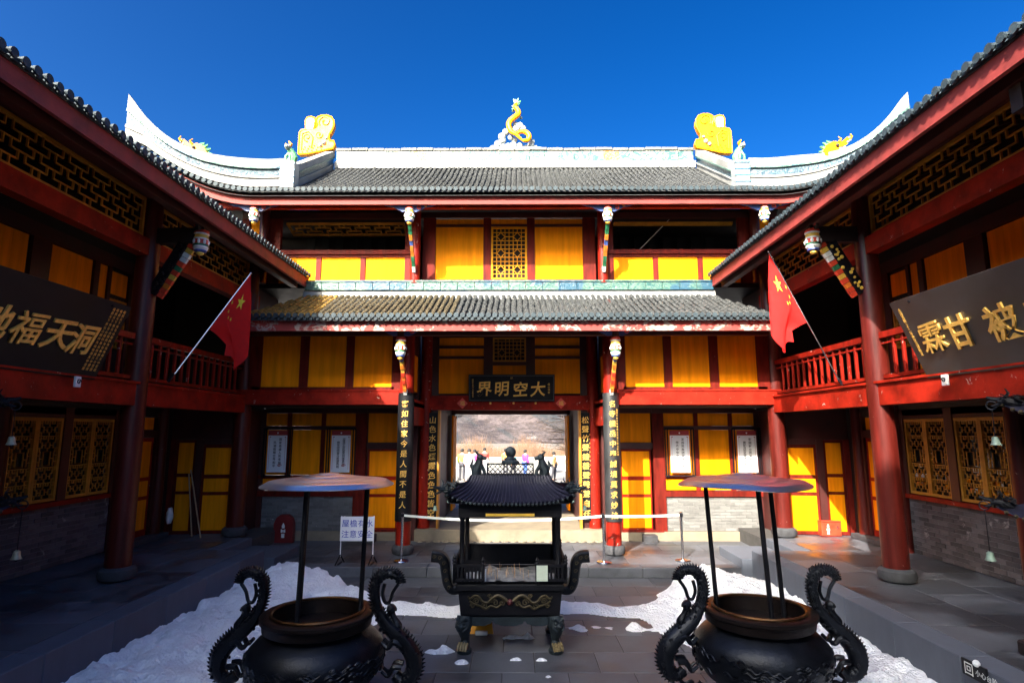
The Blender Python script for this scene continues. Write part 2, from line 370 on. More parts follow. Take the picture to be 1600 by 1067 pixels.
# low platform of the gate hall
plat = setting('gate_platform', MB().box(-6.6, 6.6, 12.22, 20.2, 0, .150), M['joint'])
for i in range(9):                                        # front kerb
    x0 = -4.85 + i*1.078
    put('kerb_stone', bpiece('kerb_stone', 1.07, .36, .196, M['stone'], .008), plat, (x0+.539, 12.35, .101))
ys = [12.54, 13.19, 13.84, 14.49, 15.0]
for j in range(4):
    for i in range(13):
        x0 = -6.5 + i + (.5 if j % 2 else 0); x1 = min(x0+1, 6.55)
        if (abs(x0+.5) > 5.75 and ys[j] > 13.1) or abs(x0+.5) > 6.2: pass
        put('slab', bpiece('slab', x1-x0-.007, ys[j+1]-ys[j]-.007, .05, M['stone'], .004), plat, ((x0+x1)/2, (ys[j]+ys[j+1])/2, .174))
# side platforms (terraces under the galleries)
sidep = {}
for s in (-1, 1):
    nm = 'west_platform' if s < 0 else 'east_platform'
    b = MB().box(s*4.92, s*8.4, 1.6, 12.08, 0, .50); b.box(s*5.72, s*8.4, 12.085, 15.2, 0, .50)
    sp = sidep[s] = setting(nm, b, M['joint'])
    for i in range(9):
        y0 = 2.2 + i*1.1
        put('kerb_stone', bpiece('kerb_stone', .34, 1.092, .552, M['kerb'], .01), sp, (s*5.02, y0+.55, .276))
    put('kerb_stone', bpiece('kerb_stone', .34, 1.3, .552, M['kerb'], .01), sp, (s*5.86, 12.75, .276))
    for j in range(11):
        for i in range(3):
            x0 = 5.20 + i*.95; y0 = 2.2+j*.9+(.45 if i % 2 else 0)
            y1 = min(y0+.9, 12.09)
            put('slab', bpiece('slab', .943, y1-y0-.007, .05, M['stone'], .004), sp, (s*(x0+.475), (y0+y1)/2, .524))
    for j in range(2):
        for i in range(2):
            put('slab', bpiece('slab', 1.04, .86, .05, M['stone'], .004), sp, (s*(6.57+i*1.05), 12.54+j*.87, .524))
    # corner step between courtyard, gate platform and gallery platform
    put('step_stone', bpiece('step_stone', 1.02, 1.32, .37, M['kerb'], .01), sp, (s*5.17, 12.78, .196))

# snow
def snow(name, x0, x1, y0, y1, hf, step, z0=0.0, label=None):
    nu = int((x1-x0)/step); nv = int((y1-y0)/step)
    cr = random.Random(int(x0*31+y0*7)); L_ = [(cr.uniform(x0, x1), cr.uniform(y0, y1), cr.uniform(.04, .13), cr.uniform(.12, .38)) for _ in range(int((x1-x0)*(y1-y0)*16))]
    cell = {}
    for a in L_: cell.setdefault((int(a[0]*4), int(a[1]*4)), []).append(a)
    def clods(x, y):
        m = 0
        for i in (-1, 0, 1):
            for j in (-1, 0, 1):
                for (cx, cy, r, k) in cell.get((int(x*4)+i, int(y*4)+j), ()):
                    d = ((x-cx)**2+(y-cy)**2)/(r*r)
                    if d < 1: m = max(m, r*k*math.sqrt(1-d))
        return m
    def fn(u, v):
        x = x0+(x1-x0)*u; y = y0+(y1-y0)*v; h = hf(x, y)
        if h > 0:
            h += (clods(x, y) + .07*noise.noise(Vector((x*2.3, y*2.3, 4)))+.05*noise.fractal(Vector((x*5, y*5, 1)), .8, 2, 5) + .03*(.5-noise.cell(Vector((x*6+.3*noise.noise(Vector((x*9,y*9,0))), y*6, 0)))))*min(1, h*8)
        return (x, y, z0 + (h if h > 0 else -.04))
    b = MB().grid(fn, nu, nv)
    b2 = MB(); keep = [i for i, f in enumerate(b.f) if max(b.v[k][2] for k in f) > z0-.035]
    used = {}; 
    for i in keep:
        b2.f.append(tuple(used.setdefault(k, len(used)) for k in b.f[i])); b2.mi.append(0)
    inv = sorted(used, key=used.get); b2.v = [b.v[k] for k in inv]
    o = put(name, b2.mesh(name, M['snow'], True)); o.data.set_sharp_from_angle(angle=R(180)); o['kind'] = 'stuff'; o['label'] = label; o['category'] = 'snow'
    return o
def ss(a, b, x): t = max(0, min(1, (x-a)/(b-a))); return t*t*(3-2*t)
def hl(x, y):                                             # heap along the west platform
    d = x + 4.85; edge = 3.1 + .35*noisy(x, y, 1.1) + .25*ss(9, 7, y) - 1.7*ss(10.6, 12.0, y)
    m = ss(edge, edge-.9, d)
    peak = .22*math.exp(-((x+3.9)**2/.35 + (y-11.0)**2/.8))
    base = (.15 + .04*noisy(x, y, 2.3))*m + .12*m*math.exp(-((d-.9)/.7)**2) + peak*m
    return base*ss(12.3, 11.3, y + .3*noisy(x, y, 2)) - .035
snow('snow_heap', -4.86, -1.0, 4.9, 12.25, hl, .035, label='long heap of shovelled snow along the western platform')
def hr(x, y):
    d = 4.85 - x; edge = 2.35 + .3*noisy(x, y, 1.2) + .7*math.exp(-((y-9.6)/1.0)**2) - 1.2*ss(10.9, 12.1, y)
    m = ss(edge, edge-.8, d)
    return ((.14+.04*noisy(x, y, 2.1))*m + .11*m*math.exp(-((d-1.0)/.7)**2) + .22*m*math.exp(-((x-3.5)**2/.5+(y-10.9)**2/.6)))*ss(12.2, 11.3, y+.3*noisy(x, y, 2)) - .035
snow('snow_heap', 1.2, 4.86, 4.9, 12.25, hr, .035, label='long heap of shovelled snow along the eastern platform')
def hb(x, y):
    c = 10.15 + .12*math.sin(x*2.1) + .2*noisy(x, 0, 1.3)
    h = .10*math.exp(-((y-c)/.38)**2)*(1+.5*noisy(x, y, 2.4)) + .09*math.exp(-((y-9.15)/.16)**2)*ss(1.35, .9, abs(x-1.75)+ .2*noisy(x,y,3))*(.6+noisy(x, y, 5))
    return h - .045
snow('snow_band', -2.2, 2.4, 8.8, 11.1, hb, .03, label='thin band of trodden snow crossing the yard behind the burner')
def patch(px, py, rx, ry, h, seed):
    c = PZ(px, py, 0)
    snow('snow_patch', c.x-rx*1.4, c.x+rx*1.4, c.y-ry*1.4, c.y+ry*1.4,
         lambda x, y: h*(1.0-((x-c.x)/rx)**2-((y-c.y)/ry)**2 + .9*noise.noise(Vector((x*7+seed, y*7, seed)))) , .015,
         label={0:'small ragged snow patch left of the burner foot', 1:'crumbs of snow in front of the burner left foot', 2:'long thin strip of snow under the burner',
                3:'short sliver of snow in front of the burner, left one', 4:'short sliver of snow in front of the burner, right one', 5:'tiny snow lump at the bottom middle'}[seed])
patch(690, 1018, .19, .09, .05, 0); patch(722, 1035, .09, .10, .05, 1); patch(812, 997, .24, .035, .05, 2)
patch(803, 1031, .10, .02, .03, 3); patch(847, 1032, .10, .018, .03, 4); patch(856, 1057, .05, .03, .03, 5)

# ------------------------------------------------------------------ building elements
def post_base(b, x, y, z, r):                             # stone drum under a column
    b.lathe([(r*1.05, 0), (r*1.38, .03), (r*1.5, .10), (r*1.42, .17), (r*1.15, .21)], (x, y, z), 28)
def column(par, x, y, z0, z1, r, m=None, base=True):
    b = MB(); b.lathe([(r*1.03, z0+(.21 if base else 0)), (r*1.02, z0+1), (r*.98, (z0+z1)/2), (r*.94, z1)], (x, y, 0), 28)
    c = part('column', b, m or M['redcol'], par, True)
    if base:
        b = MB(); post_base(b, x, y, z0, r); part('base_stone', b, M['base'], c, True)
    return c
def panel(par, fr, u0, u1, v0, v1, m=None, bead=.035, name='panel'):
    """recessed board: fr(u,v,w) world, w towards the viewer"""
    b = MB()
    def q(u0, u1, v0, v1, w0, w1):
        b.add([fr(u0,v0,w0),fr(u1,v0,w0),fr(u1,v1,w0),fr(u0,v1,w0),fr(u0,v0,w1),fr(u1,v0,w1),fr(u1,v1,w1),fr(u0,v1,w1)],
              [(0,3,2,1),(4,5,6,7),(0,1,5,4),(1,2,6,5),(2,3,7,6),(3,0,4,7)])
    q(u0, u1, v0, v1, -.03, -.004)
    if not bead and u1-u0 > .5 and v1-v0 > .3 and (m is None or m.name == 'yellow_panel'):
        n = max(2, round((u1-u0)/.29)); cuts = [u0+(u1-u0)*(i+(rnd.uniform(-.12,.12) if 0 < i < n else 0))/n for i in range(n+1)]
        q(u0, u1, v0, v1, -.03, -.014); o = part(name, b, m or M['yellow'], par)
        for i in range(n):
            b = MB(); d = rnd.uniform(0, .003); q(cuts[i]+.0015, cuts[i+1]-.0015, v0, v1, -.013, -.004+d); part('plank', b, m or M['yellow'], o)
        return o
    if bead and u1-u0 > .3 and v1-v0 > .2: q(u0+bead, u1-bead, v0+bead, v1-bead, -.004, .004); 
    return part(name, b, m or M['yellow'], par)
def bar(par, fr, u0, u1, v0, v1, w0=-.03, w1=.03, m=None, name='frame_member'):
    b = MB(); ps = [fr(u, v, w_) for u, v, w_ in ((u0,v0,w0),(u1,v0,w0),(u1,v1,w0),(u0,v1,w0),(u0,v0,w1),(u1,v0,w1),(u1,v1,w1),(u0,v1,w1))]
    b.add(ps, [(0,3,2,1),(4,5,6,7),(0,1,5,4),(1,2,6,5),(2,3,7,6),(3,0,4,7)])
    return part(name, b, m or M['frame'], par)
def segs_to_mesh(b, fr, segs, bw, d):
    for (u0, v0, u1, v1) in segs:
        if abs(u0-u1) < 1e-6 or abs(v0-v1) < 1e-6:
            a0, a1 = min(u0,u1)-bw/2, max(u0,u1)+bw/2; c0, c1 = min(v0,v1)-bw/2, max(v0,v1)+bw/2
            dd = d if abs(u0-u1) < 1e-6 else d*.82
            b.add([fr(a0,c0,-dd),fr(a1,c0,-dd),fr(a1,c1,-dd),fr(a0,c1,-dd),fr(a0,c0,dd),fr(a1,c0,dd),fr(a1,c1,dd),fr(a0,c1,dd)],
                  [(0,3,2,1),(4,5,6,7),(0,1,5,4),(1,2,6,5),(2,3,7,6),(3,0,4,7)])
        else:
            b.beam(fr(u0, v0, 0), fr(u1, v1, 0), bw*.8, bw*.8)
def lat_meander(u0, u1, v0, v1, cell):
    nu = max(2, round((u1-u0)/cell)); nv = max(2, round((v1-v0)/cell)); cu = (u1-u0)/nu; cv = (v1-v0)/nv; S = []
    for j in range(nv+1):
        for i in range(nu+1):
            if i < nu and 0 < j < nv and (i + 2*j) % 4 != 0: S.append((u0+i*cu, v0+j*cv, u0+(i+1)*cu, v0+j*cv))
            if j < nv and 0 < i < nu and (i + 2*j) % 4 in (0, 1) : S.append((u0+i*cu, v0+j*cv, u0+i*cu, v0+(j+1)*cv))
    return S
def lat_window(u0, u1, v0, v1):                           # leaf with a clear centre pane and linked squares
    S = []; W = u1-u0; H = v1-v0
    def P(x, y): return (u0+W*x/6, v0+H*y/17)
    def L(*pts):
        for a, b in zip(pts, pts[1:]):
            p, q = P(*a), P(*b); S.append((*p, *q)); 
            if a[0] != 3 or b[0] != 3:
                p, q = P(6-a[0], a[1]), P(6-b[0], b[1]); S.append((*p, *q))
    L((2,7.2),(4,7.2)); L((2,10.2),(4,10.2)); L((2,7.2),(2,10.2))
    for a in (0, 10.2):
        s_ = 1
        for k in (0, 3.4):
            y = a+k
            L((3,y),(3,y+.8)); L((2.4,y+.8),(3.6,y+.8)); L((2.4,y+2),(3.6,y+2)); L((2.4,y+.8),(2.4,y+2)); L((3,y+2),(3,y+3.4))
            L((0,y+.8),(.8,y+.8)); L((.8,y+.8),(.8,y)); L((1.4,y+.8),(1.4,y+2)); L((.8,y+2),(1.4,y+2)); L((.8,y+2),(.8,y+3.4)); L((0,y+2.8),(.8,y+2.8))
            L((1.4,y+1.4),(2.4,y+1.4)); L((0,y+3.4),(2.1,y+3.4)); L((1.6,y+3.4),(1.6,y+2.7)); L((1.6,y+2.7),(2.3,y+2.7)); L((2.3,y+2.7),(2.3,y+3.4)); L((2.3,y+3.4),(3,y+3.4))
    L((0,8.0),(1,8.0)); L((0,9.4),(1,9.4)); L((1,7.2),(1,10.2)); L((1,8.7),(2,8.7))
    return S
def lat_hex(u0, u1, v0, v1, nu, nv):
    S = []; cu = (u1-u0)/nu; cv = (v1-v0)/nv
    for j in range(1, nv):
        for i in range(nu):
            if not ((i % 4 in (1, 2)) and j % 4 == 2): S.append((u0+i*cu, v0+j*cv, u0+(i+1)*cu, v0+j*cv))
    for i in range(1, nu):
        for j in range(nv):
            if not ((j % 4 in (1, 2)) and i % 4 == 2): S.append((u0+i*cu, v0+j*cv, u0+i*cu, v0+(j+1)*cv))
    for i in range(2, nu, 4):
        for j in range(2, nv, 4):
            for a, b in ((-1,-1),(1,-1),(1,1),(-1,1)):
                S.append((u0+(i+a)*cu, v0+j*cv, u0+i*cu, v0+(j+b)*cv))
    return S
def lattice(par, fr, u0, u1, v0, v1, segs, bw=.016, d=.014, fw=.04, m=None, back=None, name='lattice', bd=-.10):
    b = MB(); m = m or M['ochre']
    for (a0, a1, c0, c1) in ((u0,u1,v0,v0+fw),(u0,u1,v1-fw,v1),(u0,u0+fw,v0+fw,v1-fw),(u1-fw,u1,v0+fw,v1-fw)):
        ps = [fr(u, v, w_) for u, v, w_ in ((a0,c0,-.025),(a1,c0,-.025),(a1,c1,-.025),(a0,c1,-.025),(a0,c0,.025),(a1,c0,.025),(a1,c1,.025),(a0,c1,.025))]
        b.add(ps, [(0,3,2,1),(4,5,6,7),(0,1,5,4),(1,2,6,5),(2,3,7,6),(3,0,4,7)])
    f = part('lattice_frame', b, m, par)
    b = MB(); segs_to_mesh(b, fr, segs, bw, d); part(name, b, m, f)
    if back:
        b = MB(); b.add([fr(u, v, bd) for u, v in ((u0,v0),(u1,v0),(u1,v1),(u0,v1))] + [fr(u, v, bd-.02) for u, v in ((u0,v0),(u1,v0),(u1,v1),(u0,v1))],
            [(0,1,2,3),(7,6,5,4),(0,4,5,1),(1,5,6,2),(2,6,7,3),(3,7,4,0)])
        part('pane', b, back, f)
    return f
def bricks(par, fr, u0, u1, v0, v1, m, limit=300, along='x', near=None):
    """coursed brick wall; u along, v up, w out of the wall"""
    bh = .066; g_ = .010; bl = .25; n = int((v1-v0)/(bh+g_)); bh = (v1-v0)/n - g_
    b = MB(); ps = [fr(u, v, w_) for u, v, w_ in ((u0,v0,-.14),(u1,v0,-.14),(u1,v1,-.14),(u0,v1,-.14),(u0,v0,-.009),(u1,v0,-.009),(u1,v1,-.009),(u0,v1,-.009))]
    b.add(ps, [(0,3,2,1),(4,5,6,7),(0,1,5,4),(1,2,6,5),(2,3,7,6),(3,0,4,7)])
    wall = part('brick_wall', b, M['mortar'], par)
    L = []
    for j in range(n):
        u = u0 - (bl/2 if j % 2 else 0)
        while u < u1 - .02:
            a = max(u, u0); c = min(u+bl, u1); u += bl+g_
            if c-a < .04: continue
            L.append((a, c, v0+j*(bh+g_)+g_/2))
    if near: L.sort(key=lambda t: near(t[0]))
    rest = MB()
    for k, (a, c, v) in enumerate(L):
        w_ = rnd.uniform(-.003, .005)
        if k < limit:
            d = c-a
            dims = (d, .12, bh) if along == 'x' else (.12, d, bh)
            put('brick', bpiece('brick', *dims, m, .005), wall, fr((a+c)/2, v+bh/2, -.06+w_))
        else:
            p0 = fr(a, v, -.12+w_); p1 = fr(c, v+bh, w_); rest.chbox(p0[0], p1[0], p0[1], p1[1], p0[2], p1[2], .005)
    if rest.v: part('brick', rest, m, wall, kind='stuff')
    return wall

def roof_tiles(b, fn, us, vlen, rows_pitch, r, vmax=None, seg=5):
    """half-round cover tiles in rows down the slope. fn(u, t)->point, t 0 (eave)..1 ; us list of u"""
    for u in us:
        tm = vmax(u) if vmax else 1.0
        if tm <= .02: continue
        n = max(1, int(vlen*tm/rows_pitch))
        for j in range(n):
            t0 = tm*j/n; t1 = min(tm*(j+1.12)/n, 1.0)
            p0 = Vector(fn(u, t0)); p1 = Vector(fn(u, t1)); d = (p1-p0).normalized()
            sd = Vector(fn(u+.01, t0)) - Vector(fn(u-.01, t0)); sd.normalize(); nn = sd.cross(d)
            if nn.z < 0: nn = -nn
            ju = rnd.uniform(-.010, .010); jr = r*rnd.uniform(.88, 1.12); lf = rnd.uniform(-.006, .008); vs = []
            for p, rr, lift in ((p0, jr, .022+lf), (p1, jr*.86, .006+lf*.5)):
                for k in range(seg+1):
                    a = math.pi*k/seg; vs.append(p + sd*(math.cos(a)*rr+ju) + nn*(math.sin(a)*rr*.85+lift))
            m_ = seg+1
            b.add(vs, [(k, k+1, m_+k+1, m_+k) for k in range(seg)] + [tuple(range(m_))])
def eave_end(b, p, sd, out, r):                          # round end disc and drip plate
    up = Vector((0,0,1)); vs = []; N = 10
    for w_ in (0, .03):
        for k in range(N):
            a = 2*math.pi*k/N; vs.append(p + sd*math.cos(a)*r*1.08 + up*(math.sin(a)*r*1.08+.02) + out*w_)
    b.add(vs, [tuple(range(N)), tuple(reversed(range(N, 2*N)))] + [(k, (k+1)%N, (k+1)%N+N, k+N) for k in range(N)])
# ------------------------------------------------------------------ GATE HALL
def FY(Y): return lambda u, v, w: Vector((u, Y-w, v))
hall = thing('gate_hall', 'red and yellow gate hall with double tiled roof closing the far end of the yard', 'temple hall', (0, 16, 0))
UP = Vector((0,0,1))
# --- ground floor, side bays
f = FY(15.1)
def yz(py, Y): return PY(800, py, Y).z
for s in (-1, 1):
    fs = (lambda s: lambda u, v, w: Vector((s*u, 15.1-w, v)))(s)
    b = MB().box(s*3.86, s*6.25, 15.02, 15.3, .15, .42); part('plinth', b, M['pale'], hall)
    b = MB().box(s*2.45, s*3.86, 15.02, 15.3, .15, .40); part('plinth', b, M['pale'], hall)
    f0 = (lambda u, v, w: Vector((u, 15.1-w, v)))
    a, c = sorted((s*3.86, s*6.25))
    bricks(hall, f0, a, c, .42, 1.26, M['brick'])
    bar(hall, fs, 3.78, 6.4, 1.262, 1.40, -.05, .05)
    wins = [(3.95,4.72),(4.83,5.60),(5.71,6.42)]
    for (u0, u1) in wins:
        panel(hall, fs, u0, u1, 1.42, 1.70, bead=0); panel(hall, fs, u0, u1, 1.79, 2.92); panel(hall, fs, u0, u1, 3.02, 3.34)
    bar(hall, fs, 3.945, 6.42, 1.70, 1.785, -.04, .03); bar(hall, fs, 3.945, 6.42, 2.922, 3.018, -.04, .03, M['shadedred']); bar(hall, fs, 3.66, 6.45, 3.342, 3.457, -.05, .035, M['shadedred'])
    for u0, u1 in ((4.722,4.828),(5.602,5.708),(6.422,6.5)): bar(hall, fs, u0, u1, 1.402, 3.34, -.045, .026)
    bar(hall, fs, 3.655, 3.943, .40, 3.34, -.06, .055)
    # door bay
    panel(hall, fs, 2.78, 3.62, 2.60, 3.34)
    bar(hall, fs, 2.60, 3.65, 2.44, 2.598, -.05, .04, M['shadedred'])
    dr = panel(hall, fs, 2.82, 3.60, .46, 2.43, bead=0, name='door', m=M['redbeam'])
    for v0, v1 in ((.50,1.24),(1.32,1.66),(1.76,2.38)):
        b = MB(); p = fs(2.86, v0, .012); q = fs(3.56, v1, .0); b.box(p.x, q.x, p.y, q.y+.002, v0, v1); part('door_panel', b, M['yellow'], dr)
    bar(hall, fs, 2.74, 2.818, .40, 2.44, -.04, .04); bar(hall, fs, 2.82, 3.655, .40, .458, -.04, .05)
    bar(hall, fs, 2.40, 2.738, .40, 3.45, -.06, .03, M['shadedred'])
    bar(hall, fs, 2.74, 3.65, 3.342, 3.457, -.05, .035, M['shadedred'])
    b = MB().box(s*3.3, s*3.62, 14.72, 15.018, .175, .37); part('door_step', b, M['base'], hall)
    part('end_wall', MB().box(s*6.38, s*6.5, 13.9, 15.3, .5, 3.4), M['shadedred'], hall); part('side_post', MB().box(s*6.26, s*6.6, 15.08, 15.25, .2, 3.4), M['shadedred'], hall)
    # --- upper floor projecting to the column line
    fu = (lambda s: lambda u, v, w: Vector((s*u, 13.5-w, v)))(s)
    b = MB().box(s*2.2, s*6.3, 13.42, 13.58, 3.49, 3.80); part('floor_beam', b, M['redbeam'], hall)
    b = MB().box(s*2.2, s*6.3, 13.40, 13.60, 3.80, 3.835); part('floor_beam_cap', b, M['redbeam'], hall)
    b = MB().box(s*2.2, s*6.3, 13.60, 19.1, 3.46, 3.56); part('soffit', b, M['darkwood'], hall)
    bar(hall, fu, 2.66, 5.98, 3.836, 3.90, -.03, .03)
    for u0, u1 in ((2.72,3.61),(3.80,4.67),(4.88,5.77)):
        panel(hall, fu, u0, u1, 3.902, 5.24, bead=0)
    for u0, u1 in ((2.50,2.718),(3.612,3.798),(4.672,4.878),(5.772,6.05)): bar(hall, fu, u0, u1, 3.902 if u0>2.6 and u0<5.7 else 3.836, 5.5, -.05, .03)
    bar(hall, fu, 2.4, 6.3, 5.242, 5.42, -.05, .029, M['shadedred'])
    # inner return walls of the porch
    b = MB().box(s*2.36, s*2.44, 13.62, 15.25, 3.84, 6.0); part('return_wall', b, M['shadedred'], hall)
    b = MB().box(s*2.20, s*2.42, 13.6, 15.2, 3.02, 3.62); part('tie_beam', b, M['redbeam'], hall)
    for y0, y1 in ((13.75, 13.98), (14.06, 14.75)):
        b = MB().box(s*2.35, s*2.33, y0, y1, 3.85, 4.75); part('return_panel', b, M['yellow'], hall)
    b = MB().box(s*2.35, s*2.50, 15.05, 15.4, .18, 5.6); part('wall_post', b, M['shadedred'], hall)
    # columns
    column(hall, s*2.34, 13.42, .2, 5.15, .165, M['red'])
    column(hall, s*2.18, 15.28, .2, 5.6, .155, M['red'], base=False)
    # door pillow stones
    b = MB().chbox(s*1.72, s*2.02, 15.0, 15.2, .175, .46, .015); part('door_stone', b, M['base'], hall)
# porch ceiling, central wall
b = MB().box(-2.35, 2.35, 13.3, 15.5, 5.55, 5.65); part('porch_ceiling', b, M['darkwood'], hall)
fc = FY(15.3)
for s in (-1, 1):
    fs = (lambda s: lambda u, v, w: Vector((s*u, 15.3-w, v)))(s)
    panel(hall, fs, .68, 1.86, 3.86, 4.77, bead=0); panel(hall, fs, .68, 1.86, 4.85, 5.05, bead=0); panel(hall, fs, .68, 1.86, 5.13, 5.34, bead=0)
    bar(hall, fs, .44, .677, 3.80, 5.5, -.05, .03, M['shadedred']); bar(hall, fs, 1.863, 2.1, 3.80, 5.5, -.05, .03, M['shadedred'])
    for v0, v1 in ((4.772,4.848),(5.052,5.128)): bar(hall, fs, .679, 1.861, v0, v1, -.04, .025, M['shadedred'])
    # door jambs and dark side boards
    b = MB().box(s*1.79, s*1.84, 15.12, 15.4, .46, 3.42); part('door_jamb', b, M['ochre'], hall)
    b = MB().box(s*1.842, s*2.10, 15.26, 15.42, .2, 3.42); part('side_board', b, M['shadedred'], hall)
    b = MB().box(s*1.92, s*2.0, 15.42, 19.3, .3, 3.7); part('passage_wall', b, M['shadedred'], hall)
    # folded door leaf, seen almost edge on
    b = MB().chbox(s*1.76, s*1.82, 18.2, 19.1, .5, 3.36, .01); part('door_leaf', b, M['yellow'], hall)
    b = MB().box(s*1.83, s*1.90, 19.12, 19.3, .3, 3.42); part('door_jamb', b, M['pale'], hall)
    b = MB().box(s*1.92, s*6.5, 19.1, 19.35, .15, 6); part('rear_wall', b, M['shadedred'], hall)
    # fretwork corner under the far lintel
    b = MB(); sg = [(0,0,.28,0),(0,0,0,-.12),(.07,0,.07,-.09),(.07,-.09,0,-.09),(.14,0,.14,-.06),(.14,-.06,.07,-.06),(.22,0,.22,-.035),(.22,-.035,.14,-.035)]
    segs_to_mesh(b, lambda u, v, w: Vector((s*(1.82-u), 19.0-w, 3.38+v)), sg, .02, .02); part('fretwork', b, M['darkwood'], hall)
for (v0, v1) in ((5.34, 5.5),): b = MB().box(-2.1, 2.1, 15.26, 15.34, v0+.002, v1+.04); part('head_beam', b, M['shadedred'], hall)
lattice(hall, fc, -.438, .438, 4.70, 5.34, lat_hex(-.40, .40, 4.74, 5.34, 8, 6), .016, .012, .04, back=M['void'])
panel(hall, fc, -.438, .438, 3.86, 4.60, bead=0); bar(hall, fc, -.438, .438, 4.602, 4.698, -.04, .025, M['shadedred'])
b = MB().box(-2.12, 2.12, 15.18, 15.42, 3.43, 3.80); part('lintel', b, M['redbeam'], hall)
b = MB().box(-1.92, 1.92, 19.1, 19.35, 3.42, 6); part('lintel', b, M['shadedred'], hall)
b = MB().box(-1.92, 1.92, 15.42, 19.1, 3.62, 3.7); part('passage_ceiling', b, M['darkwood'], hall)
b = MB().box(-2.35, 2.35, 14.92, 15.35, .15, .47)
for i in range(22): b.lathe([(.09,.165),(.10,.19),(.10,.21),(.085,.225)], (-2.2+i*.21, 14.90, 0), 10)
part('threshold_step', b, M['pale'], hall)
b = MB().box(-1.9, 1.9, 15.352, 20.2, .15, .43); part('passage_floor', b, M['pale'], hall)

# --- lower eave roof
ET = 5.27
def low(u, t):                                            # u = x, t along the slope
    return Vector((u, 12.08 + 1.95*t, ET + .86*t + .05*t*t))
def lmax(u): return 1.0 if abs(u) < 4.98 else max(0, 1-(abs(u)-4.98)/.85)
roof1 = part('lower_roof', MB().add([(-5.1,12.1,ET-.03),(5.1,12.1,ET-.03),(5.75,12.1,ET-.03),(5.05,14.0,6.1),(-5.05,14.0,6.1),(-5.75,12.1,ET-.03),
      (-5.75,12.1,ET-.07),(5.75,12.1,ET-.07),(5.05,14.0,6.06),(-5.05,14.0,6.06)], [(0,1,2,3,4,5),(6,7,8,9),(5,2,7,6),(2,3,8,7),(4,5,6,9)]), M['tile'], hall)
us = [-5.73+i*.1364 for i in range(85)]
b = MB(); roof_tiles(b, low, [u for u in us if u < -4.1], 2.1, .17, .047, lmax); part('roof_tiles', b, M['tileyellow'], roof1, True, kind='stuff')
b = MB(); roof_tiles(b, low, [u for u in us if -4.1 <= u < -1.2], 2.1, .17, .047, lmax); part('roof_tiles', b, M['tilewarm'], roof1, True, kind='stuff')
b = MB(); roof_tiles(b, low, [u for u in us if u >= -1.2], 2.1, .17, .047, lmax); part('roof_tiles', b, M['tile'], roof1, True, kind='stuff')
EE = MB(); eave_end(EE, Vector((0,0,0)), Vector((1,0,0)), Vector((0,-1,0)), .05); EE = EE.mesh('eave_tile', M['tileend'])
DR = MB().prism([(-.04,.03),(.04,.03),(.03,-.02),(0,-.045),(-.03,-.02)], lambda u, v, w: Vector((u, -w, v)), .02).mesh('drip_tile', M['tileend'])
for u in us:
    p = low(u, 0); put('eave_tile', EE, roof1, (u, p.y-.01, p.z+.02)); put('drip_tile', DR, roof1, (u+.068, p.y+.0, p.z-.03))
b = MB().box(-5.78, 5.78, 12.20, 12.26, 5.00, 5.225); part('fascia_board', b, M['redworn'], roof1)
b = MB()
for x in [-5.7+i*.3 for i in range(39)]: b.beam((x, 12.28, 5.13), (x, 13.5, 5.56), .07, .07)
part('rafters', b, M['shadedred'], roof1, kind='stuff')
b = MB().add([(-5.75,12.27,5.19),(5.75,12.27,5.19),(5.75,14.1,5.86),(-5.75,14.1,5.86)], [(0,1,2,3)]); part('soffit_boards', b, M['darkwood'], roof1)
b = MB().box(-5.7, 5.7, 12.55, 12.69, 4.96, 5.10); part('eave_purlin', b, M['shadedred'], hall)
# plaster and glazed band where the lower roof meets the upper wall
b = MB().add([(-5.08,13.95,6.08),(5.08,13.95,6.08),(5.08,14.0,6.31),(-5.08,14.0,6.31),(-5.08,14.12,6.08),(5.08,14.12,6.08),(5.08,14.12,6.31),(-5.08,14.12,6.31)],
      [(0,1,2,3),(0,4,5,1),(1,5,6,2),(3,2,6,7),(0,3,7,4)]); part('plaster_flashing', b, M['white'], hall)
for i in range(24):                                       # relief tiles, one by one
    x0 = -5.04+i*.42; put('relief_tile', bpiece('relief_tile', .414, .07, .20, M['teal'], .008), hall, (x0+.207, 13.985, 6.415))
b = MB().box(-5.08, 5.08, 13.93, 14.06, 6.52, 6.56); part('band_cap', b, M['teal'], hall)

